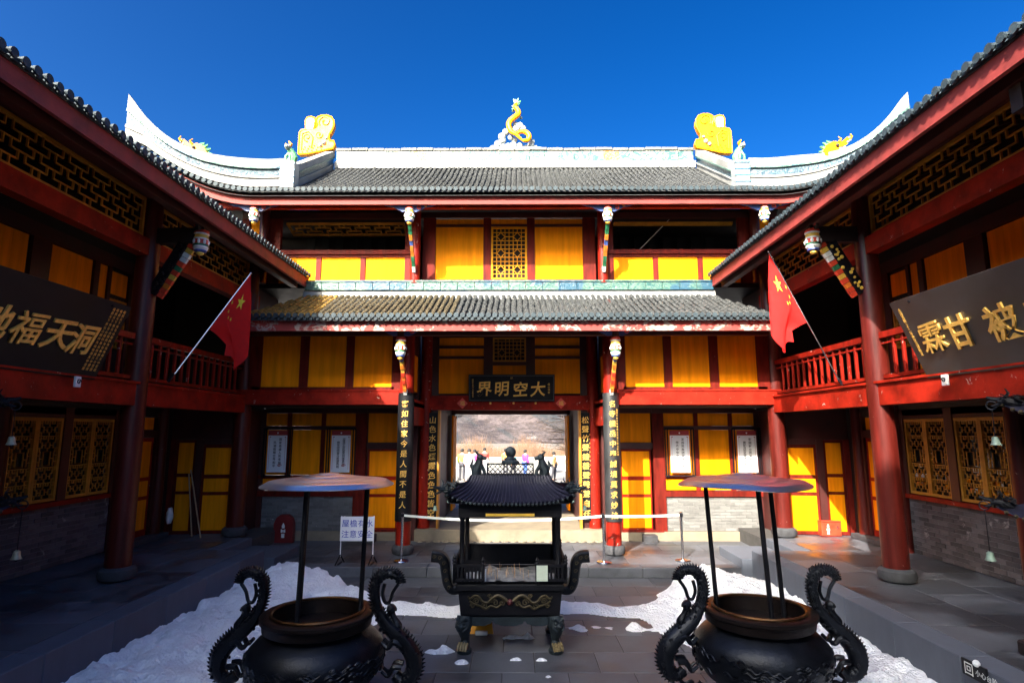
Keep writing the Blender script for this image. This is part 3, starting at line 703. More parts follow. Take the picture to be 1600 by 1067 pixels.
# --- upper floor
for s in (-1, 1):
    fs = (lambda s: lambda u, v, w: Vector((s*u, 14.2-w, v)))(s)
    for u0, u1 in ((2.63,3.62),(3.75,4.74),(4.87,5.80)): panel(hall, fs, u0, u1, 6.56, 7.22, bead=0)
    bar(hall, fs, 2.63, 6.0, 7.222, 7.29, -.06, .02); bar(hall, fs, 2.36, 6.0, 7.292, 7.40, -.08, .07)
    for u0, u1 in ((3.622,3.748),(4.742,4.868)): bar(hall, fs, u0, u1, 6.56, 7.22, -.05, .025)
    bar(hall, fs, 2.40, 2.628, 6.56, 8.3, -.08, .035)
    bar(hall, fs, 5.802, 6.12, 6.56, 8.3, -.08, .035)
    panel(hall, fs, 6.15, 6.6, 6.56, 8.2, bead=0); bar(hall, fs, 6.602, 6.8, 6.56, 8.3, -.08, .035)
    bar(hall, fs, 2.63, 6.8, 8.24, 8.40, -.08, .04, M['shadedred'])
    # lattice of the loggia ceiling and dark loggia
    fl = (lambda s: lambda u, v, w: Vector((s*u, 14.35+v, 8.18-.28*v+w)))(s)
    vv = .52 if s < 0 else .10
    lattice(hall, fl, 2.7, 5.75, 0, vv, lat_meander(2.74, 5.71, .04, vv-.04, .13) if s < 0 else [(2.7,.05,5.7,.05)], .03, .02, .05)
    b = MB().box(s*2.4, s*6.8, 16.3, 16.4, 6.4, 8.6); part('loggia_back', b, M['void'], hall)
    part('loggia_ceiling', MB().box(s*2.4, s*6.9, 14.3, 16.4, 8.46, 8.52), M['darkwood'], hall)
    b = MB().box(s*2.4, s*6.8, 14.3, 16.3, 6.45, 6.55); part('loggia_floor', b, M['darkwood'], hall)
    if s > 0: part('prop_pole', MB().tube([(3.15, 14.6, 7.30), (4.25, 14.6, 8.42)], .012, 6), M['pwhite'], hall)
    for k in range(8):
        b = MB().box(s*(2.75+k*.4), s*(2.95+k*.4), 15.9, 15.94, 6.6, 8.3); part('loggia_board', b, M['darkwood'], hall)
    fm = (lambda s: lambda u, v, w: Vector((s*u, 14.35-w, v)))(s)
    panel(hall, fm, .66, 1.88, 6.68, 8.07, bead=0); panel(hall, fm, .66, 1.88, 8.14, 8.28, bead=0)
    bar(hall, fm, .46, .657, 6.56, 8.4, -.05, .03); bar(hall, fm, 1.883, 2.20, 6.56, 8.4, -.05, .045)
    bar(hall, fm, .659, 1.881, 8.072, 8.138, -.04, .025, M['shadedred']); bar(hall, fm, .659, 1.881, 6.60, 6.678, -.04, .03)
    column(hall, s*2.34, 14.05, 6.5, 8.5, .12, M['red'], base=False)
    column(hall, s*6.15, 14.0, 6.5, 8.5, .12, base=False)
lattice(hall, FY(14.35), -.458, .458, 6.68, 8.07, lat_hex(-.42, .42, 6.72, 8.03, 8, 12), .018, .012, .05, m=mat('yellow_lattice', (.66,.26,.006), .5, spec=.15, var=.15), back=M['void'])
panel(hall, FY(14.35), -.458, .458, 8.14, 8.28, bead=0)
bar(hall, FY(14.35), -.458, .458, 8.072, 8.138, -.04, .025, M['shadedred']); bar(hall, FY(14.35), -.458, .458, 6.60, 6.678, -.04, .03)
b = MB().box(-2.4, 2.4, 14.28, 14.42, 8.30, 8.45); part('head_beam', b, M['shadedred'], hall)
b = MB().box(-2.2, 2.2, 14.2, 14.4, 6.5, 6.598); part('sill_beam', b, M['redbeam'], hall)
# --- upper roof: curved eaves
OX = .14
def er(x): a = max(0, abs(x-OX)-6.1); return .16*a*a
def ey(x): a = max(0, abs(x-OX)-6.1); return 12.86 - .04*a*a
RZ = 10.55
def hipY(x): a = abs(x-OX); return 16.2 if a <= 5.25 else 13.42-(a-5.25)*(.72/3.4)
def up(u, t):
    y0 = ey(u); y = y0 + (16.2-y0)*t
    q = (y-y0)/(16.2-12.86); return Vector((u, y, 8.42 + er(u)*(1-q)**2 + (RZ-8.42)*(.82*q+.18*q*q)))
def umax(u): return 1.0 if abs(u-OX) <= 5.25 else max(0, (hipY(u)-ey(u))/(16.2-ey(u)))
def usurf(u, v, dz=-.03):
    x = OX-8.65+17.3*u; p = up(x, v*umax(x)); p.z += dz; return p
b = MB().grid(lambda u, v: usurf(u, v), 70, 10); b.grid(lambda u, v: usurf(u, v, -.12), 70, 2)
b.grid(lambda u, v: Vector((OX-5.3+10.6*u, 16.2+3.4*v, RZ-2.1*v)), 8, 3)
for s in (-1, 1):                                         # side slopes of the hip
    b.grid((lambda s: lambda u, v: (lambda p, q: p.lerp(q, v))(up(OX+s*(5.25+3.4*u), umax(OX+s*(5.2501+3.4*u))), Vector((OX+s*(8.65), 12.6+7*(1-u), 8.9-.2*(1-u)))))(s), 10, 4)
    b.add([(OX+s*5.3,13.5,8.8),(OX+s*5.3,16.2,RZ),(OX+s*5.3,18.9,8.8)], [(0,1,2)])
roof2 = part('upper_roof', b, M['tile'], hall)
us2 = [OX-8.6+i*.1365 for i in range(127)]
b = MB(); roof_tiles(b, up, us2, 4.0, .19, .047, umax); part('roof_tiles', b, M['tile'], roof2, True, kind='stuff')
for u in us2:
    p = up(u, 0); put('eave_tile', EE, roof2, (u, p.y-.01, p.z+.02))
b = MB().grid(lambda u, v: (lambda x: Vector((x, ey(x)+.10, 8.13+er(x)+.23*v)))(OX-8.6+17.2*u), 60, 1)
b.grid(lambda u, v: (lambda x: Vector((x, ey(x)+.10+.06*v, 8.13+er(x))))(OX-8.6+17.2*u), 60, 1)
b.grid(lambda u, v: (lambda x: Vector((x, ey(x)+.16, 8.13+er(x)+.23*v)))(OX-8.6+17.2*u), 60, 1)
part('fascia_board', b, M['redfascia'], roof2)
b = MB().grid(lambda u, v: (lambda x: Vector((x, ey(x)+.17+1.6*v, 8.30+er(x)*(1-v)+.45*v)))(-8.5+17*u), 40, 2); part('soffit_boards', b, M['darkwood'], roof2)
b = MB()
for i in range(54):
    x = -8.0+i*.3; b.beam((x, ey(x)+.18, 8.26+er(x)), (x, 14.4, 8.66), .07, .07)
part('rafters', b, M['shadedred'], roof2, kind='stuff')
b = MB().box(-6.9, 6.9, 13.15, 13.28, 8.12, 8.25); part('eave_purlin', b, M['redbeam'], hall)
# --- main ridge
rdg = part('main_ridge', MB().box(OX-5.3, OX+5.3, 16.08, 16.34, RZ-.04, 10.72), M['white'], hall)
n_ = 24
for i in range(n_):
    x0 = OX-5.25 + i*10.5/n_
    mm = M['yellowsquare'] if i in (5, 18) else M['ridgepaint']
    put('painted_tile', bpiece('painted_tile', 10.5/n_-.006, .20, .31, mm, .006), rdg, (x0+5.25/n_, 16.2, 10.877))
for i in range(22):
    x0 = OX-5.28+i*.48; put('ridge_cap', bpiece('ridge_cap', .472, .26, .10, M['clay'], .02), rdg, (x0+.24, 16.2, 11.085+.012*math.sin(i*1.7)), rot=(0, rnd.uniform(-.01,.01), 0))
# descending ridges and hip ridges with flying tips
def ridge_strip(par, pts, hts, th, name, cols):
    """ridge body following pts (top line); hts heights; layered in colours: cols = [(frac0, frac1, mat, extra thickness)]"""
    for (a, c, m, ex) in cols:
        b = MB(); N = len(pts); vs = []
        for i, p in enumerate(pts):
            t = (pts[min(i+1,N-1)]-pts[max(i-1,0)]); t.z = 0; t.normalize(); nn = Vector((-t.y, t.x, 0))*(th/2+ex)*(1 if i < N-1 else .35)
            for sgn in (-1, 1):
                for q in (a, c): vs.append(p + nn*sgn - UP*hts[i]*q)
        fs = []
        for i in range(N-1):
            k = i*4; l_ = k+4
            fs += [(k, l_, l_+1, k+1), (k+2, k+3, l_+3, l_+2), (k, k+2, l_+2, l_), (k+1, l_+1, l_+3, k+3)]
        fs += [(0,1,3,2), ((N-1)*4, (N-1)*4+2, (N-1)*4+3, (N-1)*4+1)]
        b.add(vs, fs); part(name, b, m, par)
def spline(P, n=6):
    out = []
    for i in range(len(P)-1):
        p0 = P[max(i-1,0)]; p1 = P[i]; p2 = P[i+1]; p3 = P[min(i+2, len(P)-1)]
        for k in range(n):
            t = k/n; out.append(.5*((2*p1)+(-p0+p2)*t+(2*p0-5*p1+4*p2-p3)*t*t+(-p0+3*p1-3*p2+p3)*t**3))
    out.append(P[-1]); return out
LAY = [(0, .30, M['white'], .03), (.30, .36, M['teal'], .05), (.36, .64, M['ridgeblue'], .0), (.64, .70, M['white'], .04), (.70, 1.0, M['white'], .01)]
tipL = [PY(455,250,13.38), PY(420,252,13.28), PY(380,250,13.15), PY(345,246,13.03), PY(312,239,12.92), PY(280,226,12.80), PY(252,207,12.70), PY(228,183,12.62), PY(211,160,12.56), PY(203,149,12.54)]
tipR = [PY(1168,250,13.38), PY(1200,250,13.28), PY(1245,246,13.15), PY(1280,243,13.03), PY(1311,237,12.92), PY(1340,224,12.80), PY(1365,206,12.70), PY(1388,182,12.62), PY(1405,159,12.56), PY(1417,145,12.54)]
for s in (-1, 1):
    sp = spline(tipL if s < 0 else tipR, 3)
    cx_ = lambda x: max(OX-8.6, min(OX+8.6, x)); hts = [max(.42, q.z-up(cx_(q.x), umax(cx_(q.x))).z-.04) for q in sp]
    ridge_strip(roof2, sp, hts, .16, 'hip_ridge', LAY)
    q = [Vector((OX+s*5.47, 16.25-2.85*t, 11.13-(11.13-9.31)*t)) for t in [i/8 for i in range(9)]]
    ridge_strip(roof2, q, [.62]*9, .18, 'descending_ridge', LAY)
    b = MB().chbox(OX+s*5.47-.17, OX+s*5.47+.17, 13.18, 13.50, 8.66, 9.33, .015); part('ridge_block', b, M['cwhite'], roof2)
    for z in (8.76, 8.92, 9.08, 9.24):
        b = MB().chbox(OX+s*5.47-.185, OX+s*5.47+.185, 13.165, 13.2, z, z+.035, .006); part('glazed_rib', b, M['cblue'], roof2)

# ------------------------------------------------------------------ roof ornaments (things standing on the ridges)
def swirl(b, c, r0, r1, turns, rad, fr, a0=0, n=18):
    pts = [fr(c[0]+(r0+(r1-r0)*i/n)*math.cos(a0+turns*2*math.pi*i/n), c[1]+(r0+(r1-r0)*i/n)*math.sin(a0+turns*2*math.pi*i/n), .0) for i in range(n+1)]
    b.tube(pts, rad, 6)
poly = [(355,825),(362,700),(370,590),(385,563),(440,550),(436,500),(437,450),(452,425),(495,415),(538,428),(543,460),(535,500),(525,545),(555,525),(568,503),(556,470),(556,445),(570,420),(610,402),(670,400),(718,418),(745,460),(745,510),(725,560),(695,610),(690,650),(705,680),(745,680),(755,720),(735,760),(560,800),(450,822)]
for s in (-1, 1):
    def fr(u, v, w, s=s):
        p = PY(420+u/7.114, 130+v/7.114, 16.3); return Vector((OX-s*(p.x-OX), 16.3-w, p.z))
    root = thing('ridge_ornament', ('yellow glazed scroll ornament at the western end of the main ridge' if s < 0 else 'yellow glazed scroll ornament at the eastern end of the main ridge'), 'roof ornament', fr(560, 830, .1), 'scroll ornaments on the ridge ends')
    part('plate', MB().prism(poly, lambda u, v, w: fr(u, v, w), .20), M['ceramic'], root)
    b = MB(); F = lambda u, v, w: fr(u, v, .21)
    swirl(b, (650,470), 70, 15, 1.3, .022, F, 2.5); swirl(b, (580,610), 45, 8, 1.2, .018, F, 0); swirl(b, (455,640), 50, 10, 1.1, .018, F, 1.5)
    b.tube([F(390,780,0), F(400,600,0), F(470,580,0), F(520,640,0), F(500,760,0)], .016, 6)
    b.tube([fr(u, v, .195) for u, v in poly+poly[:1]], .028, 6)
    for k in range(5):
        for j in range(3): b.ball(F(400+k*52+j*14, 800-j*26-k*7, 0), .022, 6, 4)
    part('raised_scroll', b, M['ceramic'], root, True)
    b = MB(); b.ball(F(640,700,0), .07, 8, 5); b.ball(F(600,730,0), .06, 8, 5); b.ball(F(665,650,0), .045, 8, 5); part('flower_relief', b, M['cwhite'], root, True)
    b = MB().prism([(450,548),(446,455),(460,435),(495,428),(528,440),(532,465),(518,548)], lambda u, v, w: fr(u, v, .205+w), .015); part('fin', b, M['cwhite'], root)
    # dragon head on the hip ridge
    def fd(px, py, w, s=s, Y=12.98): p = PY(px, py, Y); return Vector((OX-s*(p.x-OX), Y-w, p.z))
    z2 = lambda x, y: (180+x/3.557, 130+y/3.557)
    root = thing('dragon_head_ornament', ('yellow dragon head with green mane on the western hip ridge, jaws open to the left' if s < 0 else 'yellow dragon head with green mane on the eastern hip ridge, jaws open to the right'), 'roof ornament', fd(310, 250, 0), 'dragon heads on the hip ridges')
    head = [(380,330),(395,322),(420,345),(445,350),(470,345),(505,365),(520,395),(515,420),(490,430),(455,425),(420,420),(405,405),(430,395),(440,385),(425,372),(400,368),(385,350)]
    part('head', MB().prism([z2(*p) for p in head], lambda u, v, w: fd(u, v, w-.1), .20), M['ceramic'], root)
    b = MB()
    for (x, y, x2, y2) in ((470,350,500,335),(490,360,520,345),(505,375,535,368),(512,395,540,395),(505,415,535,425),(490,428,515,445),(460,428,480,448)):
        b.tube([fd(*z2(x, y), 0), fd(*z2(x2, y2), .02)], [.06, .012], 6)
    part('mane', b, M['cgreen'], root, True)
    b = MB()
    for (x, y) in ((385,325),(378,340),(392,350),(410,378),(420,384),(432,386),(415,400)): b.ball(fd(*z2(x, y), .1), .028, 6, 4)
    part('teeth', b, M['cwhite'], root, True)
    b = MB(); b.ball(fd(*z2(450, 370), .12), .04, 8, 6); part('eye', b, M['ink'], root, True)
    b = MB(); b.tube([fd(*z2(380,335), .1), fd(*z2(372,322), .12), fd(*z2(385,312), .14)], [.035,.025,.01], 6); b.tube([fd(*z2(440,350), .1), fd(*z2(430,335), .12), fd(*z2(445,322), .1)], [.03,.02,.008], 6)
    part('horn', b, M['ceramic'], root, True)
    # small beast on the ridge block
    c = Vector((OX+s*5.47, 13.34, 9.33))
    root = thing('ridge_beast', ('small glazed guardian beast with raised tail on the western ridge block' if s < 0 else 'small glazed guardian beast with raised tail on the eastern ridge block'), 'roof ornament', c, 'small beasts on the ridge blocks')
    b = MB(); b.tube([c+Vector((s*-.05,0,.0)), c+Vector((s*-.08,0,.14)), c+Vector((s*-.02,-.02,.28)), c+Vector((s*.03,-.05,.36))], [.08,.10,.085,.06], 8)
    b.tube([c+Vector((s*-.02,-.05,.02)), c+Vector((s*-.02,-.09,.14)), c+Vector((0,-.05,.25))], [.035,.03,.04], 6); b.tube([c+Vector((s*.09,-.05,.0)), c+Vector((s*.08,-.09,.14)), c+Vector((s*.02,-.05,.25))], [.035,.03,.04], 6)
    part('body', b, M['cgreen'], root, True)
    b = MB(); b.ball(c+Vector((s*.05,-.09,.38)), .075, 8, 6, (1,1.2,.9)); b.ball(c+Vector((s*.05,-.18,.36)), .045, 8, 6)
    part('head', b, M['cwhite'], root, True)
    b = MB(); b.tube([c+Vector((s*-.02,0,.30)), c+Vector((s*.07,.03,.42)), c+Vector((s*.02,.03,.52)), c+Vector((s*.08,.03,.60))], [.05,.05,.04,.015], 7)
    b.tube([c+Vector((s*.06,-.08,.42)), c+Vector((s*.12,-.06,.50))], [.03,.008], 6); part('tail', b, M['ceramic'], root, True)
# central finial: dragon rising out of clouds
def ff(x, y, w=0): p = PY(740+x/9.7, 140+y/9.7, 16.2); return Vector((p.x, 16.2-w, p.z))
fin = thing('dragon_finial', 'yellow dragon rising out of white clouds on the middle of the main ridge', 'roof ornament', ff(630, 935))
b = MB().chbox(ff(245,0).x, ff(1010,0).x, 16.06, 16.34, ff(0,938).z, ff(0,905).z, .01); part('plinth', b, M['cwhite'], fin)
b = MB(); rr = random.Random(3)
for (x, y, r) in ((290,880,40),(370,830,55),(440,770,50),(430,720,55),(490,650,50),(540,540,40),(575,440,32),(560,480,34),(520,860,50),(600,840,55),(700,870,45),(620,770,40),(560,740,40),(870,850,50),(890,800,35),(940,880,38),(790,890,40),(450,880,42),(640,600,60),(700,560,50),(750,600,45),(690,520,35),(640,540,38),(770,640,36),(610,640,40),(600,310,18),(595,270,16),(720,430,20)):
    b.ball(ff(x, y, rr.uniform(-.06, .06)), r*.0022, 9, 6, (1,.7,1))
part('clouds', b, M['cwhite'], fin, True)
def dr(pts, r): return spline([ff(*p) for p in pts], 5)
pts = dr([(650,215,0),(628,280,.06),(672,350,.1),(675,410,.12),(610,470,.14),(555,520,.14),(533,590,.16),(570,685,.18),(640,730,.2),(700,790,.2),(760,835,.2)], 0); N = len(pts)
b = MB(); b.tube(pts, [.035+.05*math.sin(math.pi*min(1, (i+4)/N)) for i in range(N)], 9)
pts = dr([(660,700,.14),(735,680,.16),(805,700,.16),(842,760,.18),(815,820,.2),(760,830,.22)], 0); b.tube(pts, [.045+.03*math.sin(math.pi*i/len(pts)) for i in range(len(pts))], 9)
part('dragon_body', b, M['ceramic'], fin, True)
b = MB()
for (x, y, x2, y2) in ((640,230,605,150),(645,225,640,150),(655,225,680,135),(665,225,715,175),(665,235,700,215),(700,430,735,430),(840,700,875,720),(850,740,885,780),(600,300,575,300)): b.tube([ff(x,y,0), ff(x2,y2,0)], [.05,.015], 6)
part('tail_fins', b, M['cgreen'], fin, True)

# ------------------------------------------------------------------ painted pendants, brackets, struts of the gate hall
def pendant(name, c, h, r, label, group):
    root = thing(name, label, 'carved pendant', c, group); P = Vector(c)
    b = MB(); b.lathe([(r*.75, h),(r*.95, h*.93),(r*1.0,h*.86)], P, 14); part('crown', b, M['prred'], root, True)
    bands = [(.86,.80,1.0,'pwhite'),(.80,.66,.88,'pgold'),(.66,.60,.98,'pwhite'),(.60,.42,.95,'prred'),(.42,.34,1.0,'pgreen'),(.34,.20,.98,'pwhite'),(.20,.10,.8,'pblue'),(.10,0,.5,'pgold')]
    for i, (a, c_, rr_, m) in enumerate(bands):
        nr = bands[i+1][2] if i+1 < len(bands) else .3
        b = MB(); b.lathe([(r*nr, h*c_),(r*rr_, h*(a+c_)/2),(r*rr_*.98, h*a)], P, 14); part('painted_band', b, M[m], root, True)
    for k in range(8):
        a = k*math.pi/4+.2; b = MB().ball(P+Vector((math.cos(a)*r*.95, math.sin(a)*r*.95, h*.5)), r*.22, 6, 4, (1,1,1.6)); part('petal', b, M['pwhite'], root, True)
    return root
def wings(par, P, L, hgt, dirv=Vector((1,0,0)), cols=('pblue','prred','pgold')):
    for s in (-1, 1):
        d = dirv*s
        F = lambda u, v, w, d=d: P + d*u + UP*v + Vector((-d.y, d.x, 0))*(w-.02)
        part('bracket_wing', MB().prism([(.07,0),(L,0),(L*.8,-hgt*.25),(L*.6,-hgt*.35),(L*.45,-hgt*.7),(.16,-hgt),(.07,-hgt*.9)], F, .05), M[cols[0]], par)
        b = MB(); swirl(b, (L*.38,-hgt*.42), hgt*.33, hgt*.1, 1.2, .016, lambda u, v, w: F(u, v, -.01), 1); part('carved_scroll', b, M[cols[1]], par, True)
        b = MB(); swirl(b, (L*.62,-hgt*.2), hgt*.16, hgt*.06, 1.0, .013, lambda u, v, w: F(u, v, -.01), 1); part('carved_scroll', b, M[cols[2]], par, True)
def strut(par, p0, p1, cols):                             # painted diagonal brace
    p0 = Vector(p0); p1 = Vector(p1); n = len(cols)
    for i, c in enumerate(cols):
        a = p0.lerp(p1, i/n); e = p0.lerp(p1, (i+.98)/n); part('strut_segment', MB().beam(a, e, .075, .09 if i % 2 else .11), M[c], par)
for s in (-1, 1):
    side = 'west' if s < 0 else 'east'
    P = Vector((s*2.34, 12.55, 4.42))
    r_ = pendant('painted_pendant', P, .50, .115, f'painted lotus pendant under the lower eave, {side} of the name board', 'painted pendants under the eaves')
    part('hanger', MB().beam(P+UP*.5, P+UP*.66, .14, .14, Vector((0,1,0))), M['shadedred'], r_)
    wings(r_, P+UP*.72, .66, .20)
    strut(r_, P+Vector((0,.08,.08)), Vector((s*2.34, 13.25, 3.72)), ['pblue','pgold','porange','pgold','prred','porange','prred','porange','porange','pwhite'])
    P = Vector((s*2.34, 13.12, 7.70))
    r_ = pendant('painted_pendant', P, .42, .11, f'painted lotus pendant under the upper eave, {side} of the octagon lattice window', 'painted pendants under the eaves')
    wings(r_, P+UP*.48, .62, .18)
    strut(r_, P+Vector((0,.06,.04)), Vector((s*2.34, 13.93, 6.78)), ['pgreen','pgreen','porange','pblue','porange','porange','pgreen','pgreen','pwhite'])
    P = Vector((s*6.02, 13.12, 7.72))
    r_ = pendant('painted_pendant', P, .42, .11, f'painted lotus pendant at the {side} end of the upper eave', 'painted pendants under the eaves')
    wings(r_, P+UP*.48, .62, .18)

# name board over the gate
def board_frame(origin, ux, uy): 
    ux = Vector(ux).normalized(); uy = Vector(uy).normalized(); uz = ux.cross(uy)
    return lambda u, v, w: Vector(origin) + ux*u + uy*v + uz*w, ux, uy
o = Vector((.06, 15.0, 3.98)); uy = Vector((0, -.22, 1)).normalized(); ux = Vector((1,0,0))
nb = thing('name_board', 'black name board with four gold characters over the gateway', 'name board', (.06, 15.05, 3.65))
F, ux, uy = board_frame(o, ux, uy)
def board(par, F, w_, h_, th, m, name='board'):
    b = MB(); vs = [F(x, y, z) for z in (-th, 0) for x, y in ((-w_/2,-h_/2),(w_/2,-h_/2),(w_/2,h_/2),(-w_/2,h_/2))]
    b.add(vs, [(3,2,1,0),(4,5,6,7),(0,1,5,4),(1,2,6,5),(2,3,7,6),(3,0,4,7)]); return part(name, b, m, par)
board(nb, F, 2.22, .70, .05, M['black'])
b = MB(); segs_to_mesh(b, lambda u, v, w: F(u, v, w+.004), [(-1.08,-.32,1.08,-.32),(-1.08,.32,1.08,.32),(-1.08,-.32,-1.08,.32),(1.08,-.32,1.08,.32)], .018, .006); part('border', b, M['blackdull'], nb)
for ch, x in zip('界明空大', (-.70, -.25, .23, .68)): glyph('character', ch, .40, M['gold'], nb, F(x, -.02, .006), ux, uy, .012, .006, .06)
for i, ch in enumerate('庚寅年春月吉日敬立之'): glyph('small_character', ch, .045, M['gold'], nb, F(-1.0, .22-.048*i, .004), ux, uy, .002)
for i, ch in enumerate('峨山僧書'): glyph('small_character', ch, .06, M['gold'], nb, F(.96, .10-.07*i, .004), ux, uy, .002)
glyph('small_character', '印', .06, M['gold'], nb, F(0, .26, .004), ux, uy, .002)
for x in (-.55, .05, .62):
    b = MB(); b.ball(Vector((x+.06, 15.1, 3.60)), .03, 8, 5); part('board_stud', b, M['gold'], nb, True)
# festival diamonds
for s in (-1, 1):
    c = Vector((s*1.28 + .06, 15.165, 3.60))
    F2 = lambda u, v, w: c+Vector((u, -w, v))
    root = thing('paper_diamond', f'small red paper diamond pasted on the lintel, {"left" if s<0 else "right"} of the gateway', 'paper charm', c, 'red paper diamonds on the lintel')
    part('sheet', MB().prism([(0,-.14),(.14,0),(0,.14),(-.14,0)], F2, .006), M['prred'], root)
    glyph('character', '福', .13, M['pgold'], root, F2(0, 0, .008), (1,0,0), (0,0,1), .001)
# straight couplet boards by the doorway
for s, txt in ((-1, '山色水色煙霞色色色皆空'), (1, '松聲竹聲鐘磬聲聲聲自在')):
    root = thing('couplet_board', ('flat black couplet board in shade at the left of the gateway' if s < 0 else 'flat black couplet board half in sun at the right of the gateway'), 'couplet board', (s*1.97, 15.2, .62))
    b = MB().chbox(s*1.97-.125, s*1.97+.125, 15.17, 15.22, .66, 3.36, .008); part('board', b, M['black'], root)
    for i, ch in enumerate(txt): glyph('character', ch, .19, M['gold'], root, (s*1.97-.01, 15.166, 3.17-i*.232), (1,0,0), (0,0,1), .005, .002, .05)
    for i, ch in enumerate('歲次庚寅孟夏沐手敬書'): glyph('small_character', ch, .045, M['gold'], root, (s*1.97+(-.09 if s<0 else .10), 15.167, (1.9 if s < 0 else 2.8)-i*.11), (1,0,0), (0,0,1), .002)
# curved couplet boards on the front columns
def curved_board(s, txt, txt2, label):
    cx, cy, r = s*2.34, 13.42, .195
    root = thing('couplet_board', label, 'couplet board', (cx, cy-r, .9))
    b = MB(); b.grid(lambda u, v: Vector((cx+r*math.sin(-1.25+2.5*u), cy-r*math.cos(-1.25+2.5*u), .92+2.83*v)), 14, 1)
    b.grid(lambda u, v: Vector((cx+(r-.022)*math.sin(-1.25+2.5*u), cy-(r-.022)*math.cos(-1.25+2.5*u), .92+2.83*v)), 14, 1)
    for z in (.92, 3.75): b.grid(lambda u, v: Vector((cx+(r-.022*v)*math.sin(-1.25+2.5*u), cy-(r-.022*v)*math.cos(-1.25+2.5*u), z)), 14, 1)
    for a in (-1.25, 1.25): b.grid(lambda u, v: Vector((cx+(r-.022*v)*math.sin(a), cy-(r-.022*v)*math.cos(a), .92+2.83*u)), 1, 1)
    part('board', b, M['blackdull'] if s > 0 else M['black'], root, True)
    for i, ch in enumerate(txt): glyph('character', ch, .16, M['gold'], root, (cx, cy-r-.005, 3.50-i*.222), (1,0,0), (0,0,1), .005, .001, .05)
    for i, ch in enumerate(txt2):
        a = .62; glyph('small_character', ch, .05, M['gold'], root, (cx+r*math.sin(a), cy-r*math.cos(a)-.004, 3.36-i*.062), (math.cos(a), math.sin(a), 0), (0,0,1), .002)
    b = MB(); b.chbox(cx-.05, cx+.05, cy-r-.03, cy-r+.01, 3.75, 3.82, .008); part('top_clip', b, M['pwhite'], root)
curved_board(-1, '客如住家今是人間不是人', '', 'curved black couplet board with gold characters on the front column left of the gateway')
curved_board(1, '名寺極岳中奉誠境莫求妙法', '歲次甲申年仲秋月吉日弟子敬立於金頂', 'curved black couplet board with gold characters on the front column right of the gateway')
# notice scrolls hung in iron frames
posters = [(-5.9,'国家昌盛人民幸福','风调雨顺世界和平','leftmost white notice scroll in shade, hung nearest the western gallery'), (-4.28,'增强中华民族共同体意识','铸牢团结奋斗思想基础','white notice scroll in shade, hung nearest the left door of the gate hall'),
           (4.32,'发扬民族团结精神','传承中华优秀传统','white notice scroll hung nearest the sunlit door right of the gateway'), (6.02,'牢固树立民族意识','铸就共同民族精神家园','rightmost white notice scroll, hung nearest the eastern gallery')]
for (x, t1, t2, lab) in posters:
    z0, z1 = 1.86, 2.90; y = 14.99
    root = thing('notice_scroll', lab, 'notice', (x, y, z0), 'notice scrolls on the gate hall')
    part('sheet', MB().box(x-.24, x+.24, y, y+.012, z0, z1-.12), M['paper'], root)
    part('header', MB().box(x-.24, x+.24, y, y+.012, z1-.118, z1), M['redink'], root)
    b = MB()
    for dx in (-.36,-.30,.30,.36): b.box(x+dx-.012, x+dx+.012, y+.0, y+.03, z0-.12, z1+.06)
    for z in (z0-.10, z1+.04): b.box(x-.37, x+.37, y+.002, y+.028, z, z+.03)
    part('hanging_frame', b, M['iron'], root)
    for i, ch in enumerate(t1): glyph('printed_character', ch, .075, M['ink'], root, (x+.075, y-.002, z1-.22-i*.083*8/max(8,len(t1))), (1,0,0), (0,0,1), .001, .001)
    for i, ch in enumerate(t2): glyph('printed_character', ch, .075, M['ink'], root, (x-.065, y-.002, z1-.30-i*.083*8/max(8,len(t2))), (1,0,0), (0,0,1), .001, .001)
    b = MB()
    for dx, dz in ((-.20,z1-.17),(.18,z1-.17)): b.box(x+dx, x+dx+.03, y-.003, y, dz, dz+.02)
    b.box(x-.205, x-.20, y-.003, y, z0+.06, z1-.15); b.box(x+.20, x+.205, y-.003, y, z0+.06, z1-.15)
    swirl(b, (0,0), .06, .03, 1.0, .006, lambda u, v, w: Vector((x+.08+u, y-.003, z0+.17+v*.6))); swirl(b, (0,0), .03, .01, 1.0, .006, lambda u, v, w: Vector((x+.08+u, y-.003, z0+.17+v*.6)))
    part('lotus_print', b, M['redink'], root)
    b = MB(); b.lathe([(.02,-.002),(.02,0)], (0,0,0), 10); b.v = [(x+v[0], y-.004+v[2], z1-.06+v[1]) for v in b.v]; part('emblem', b, M['paper'], root)
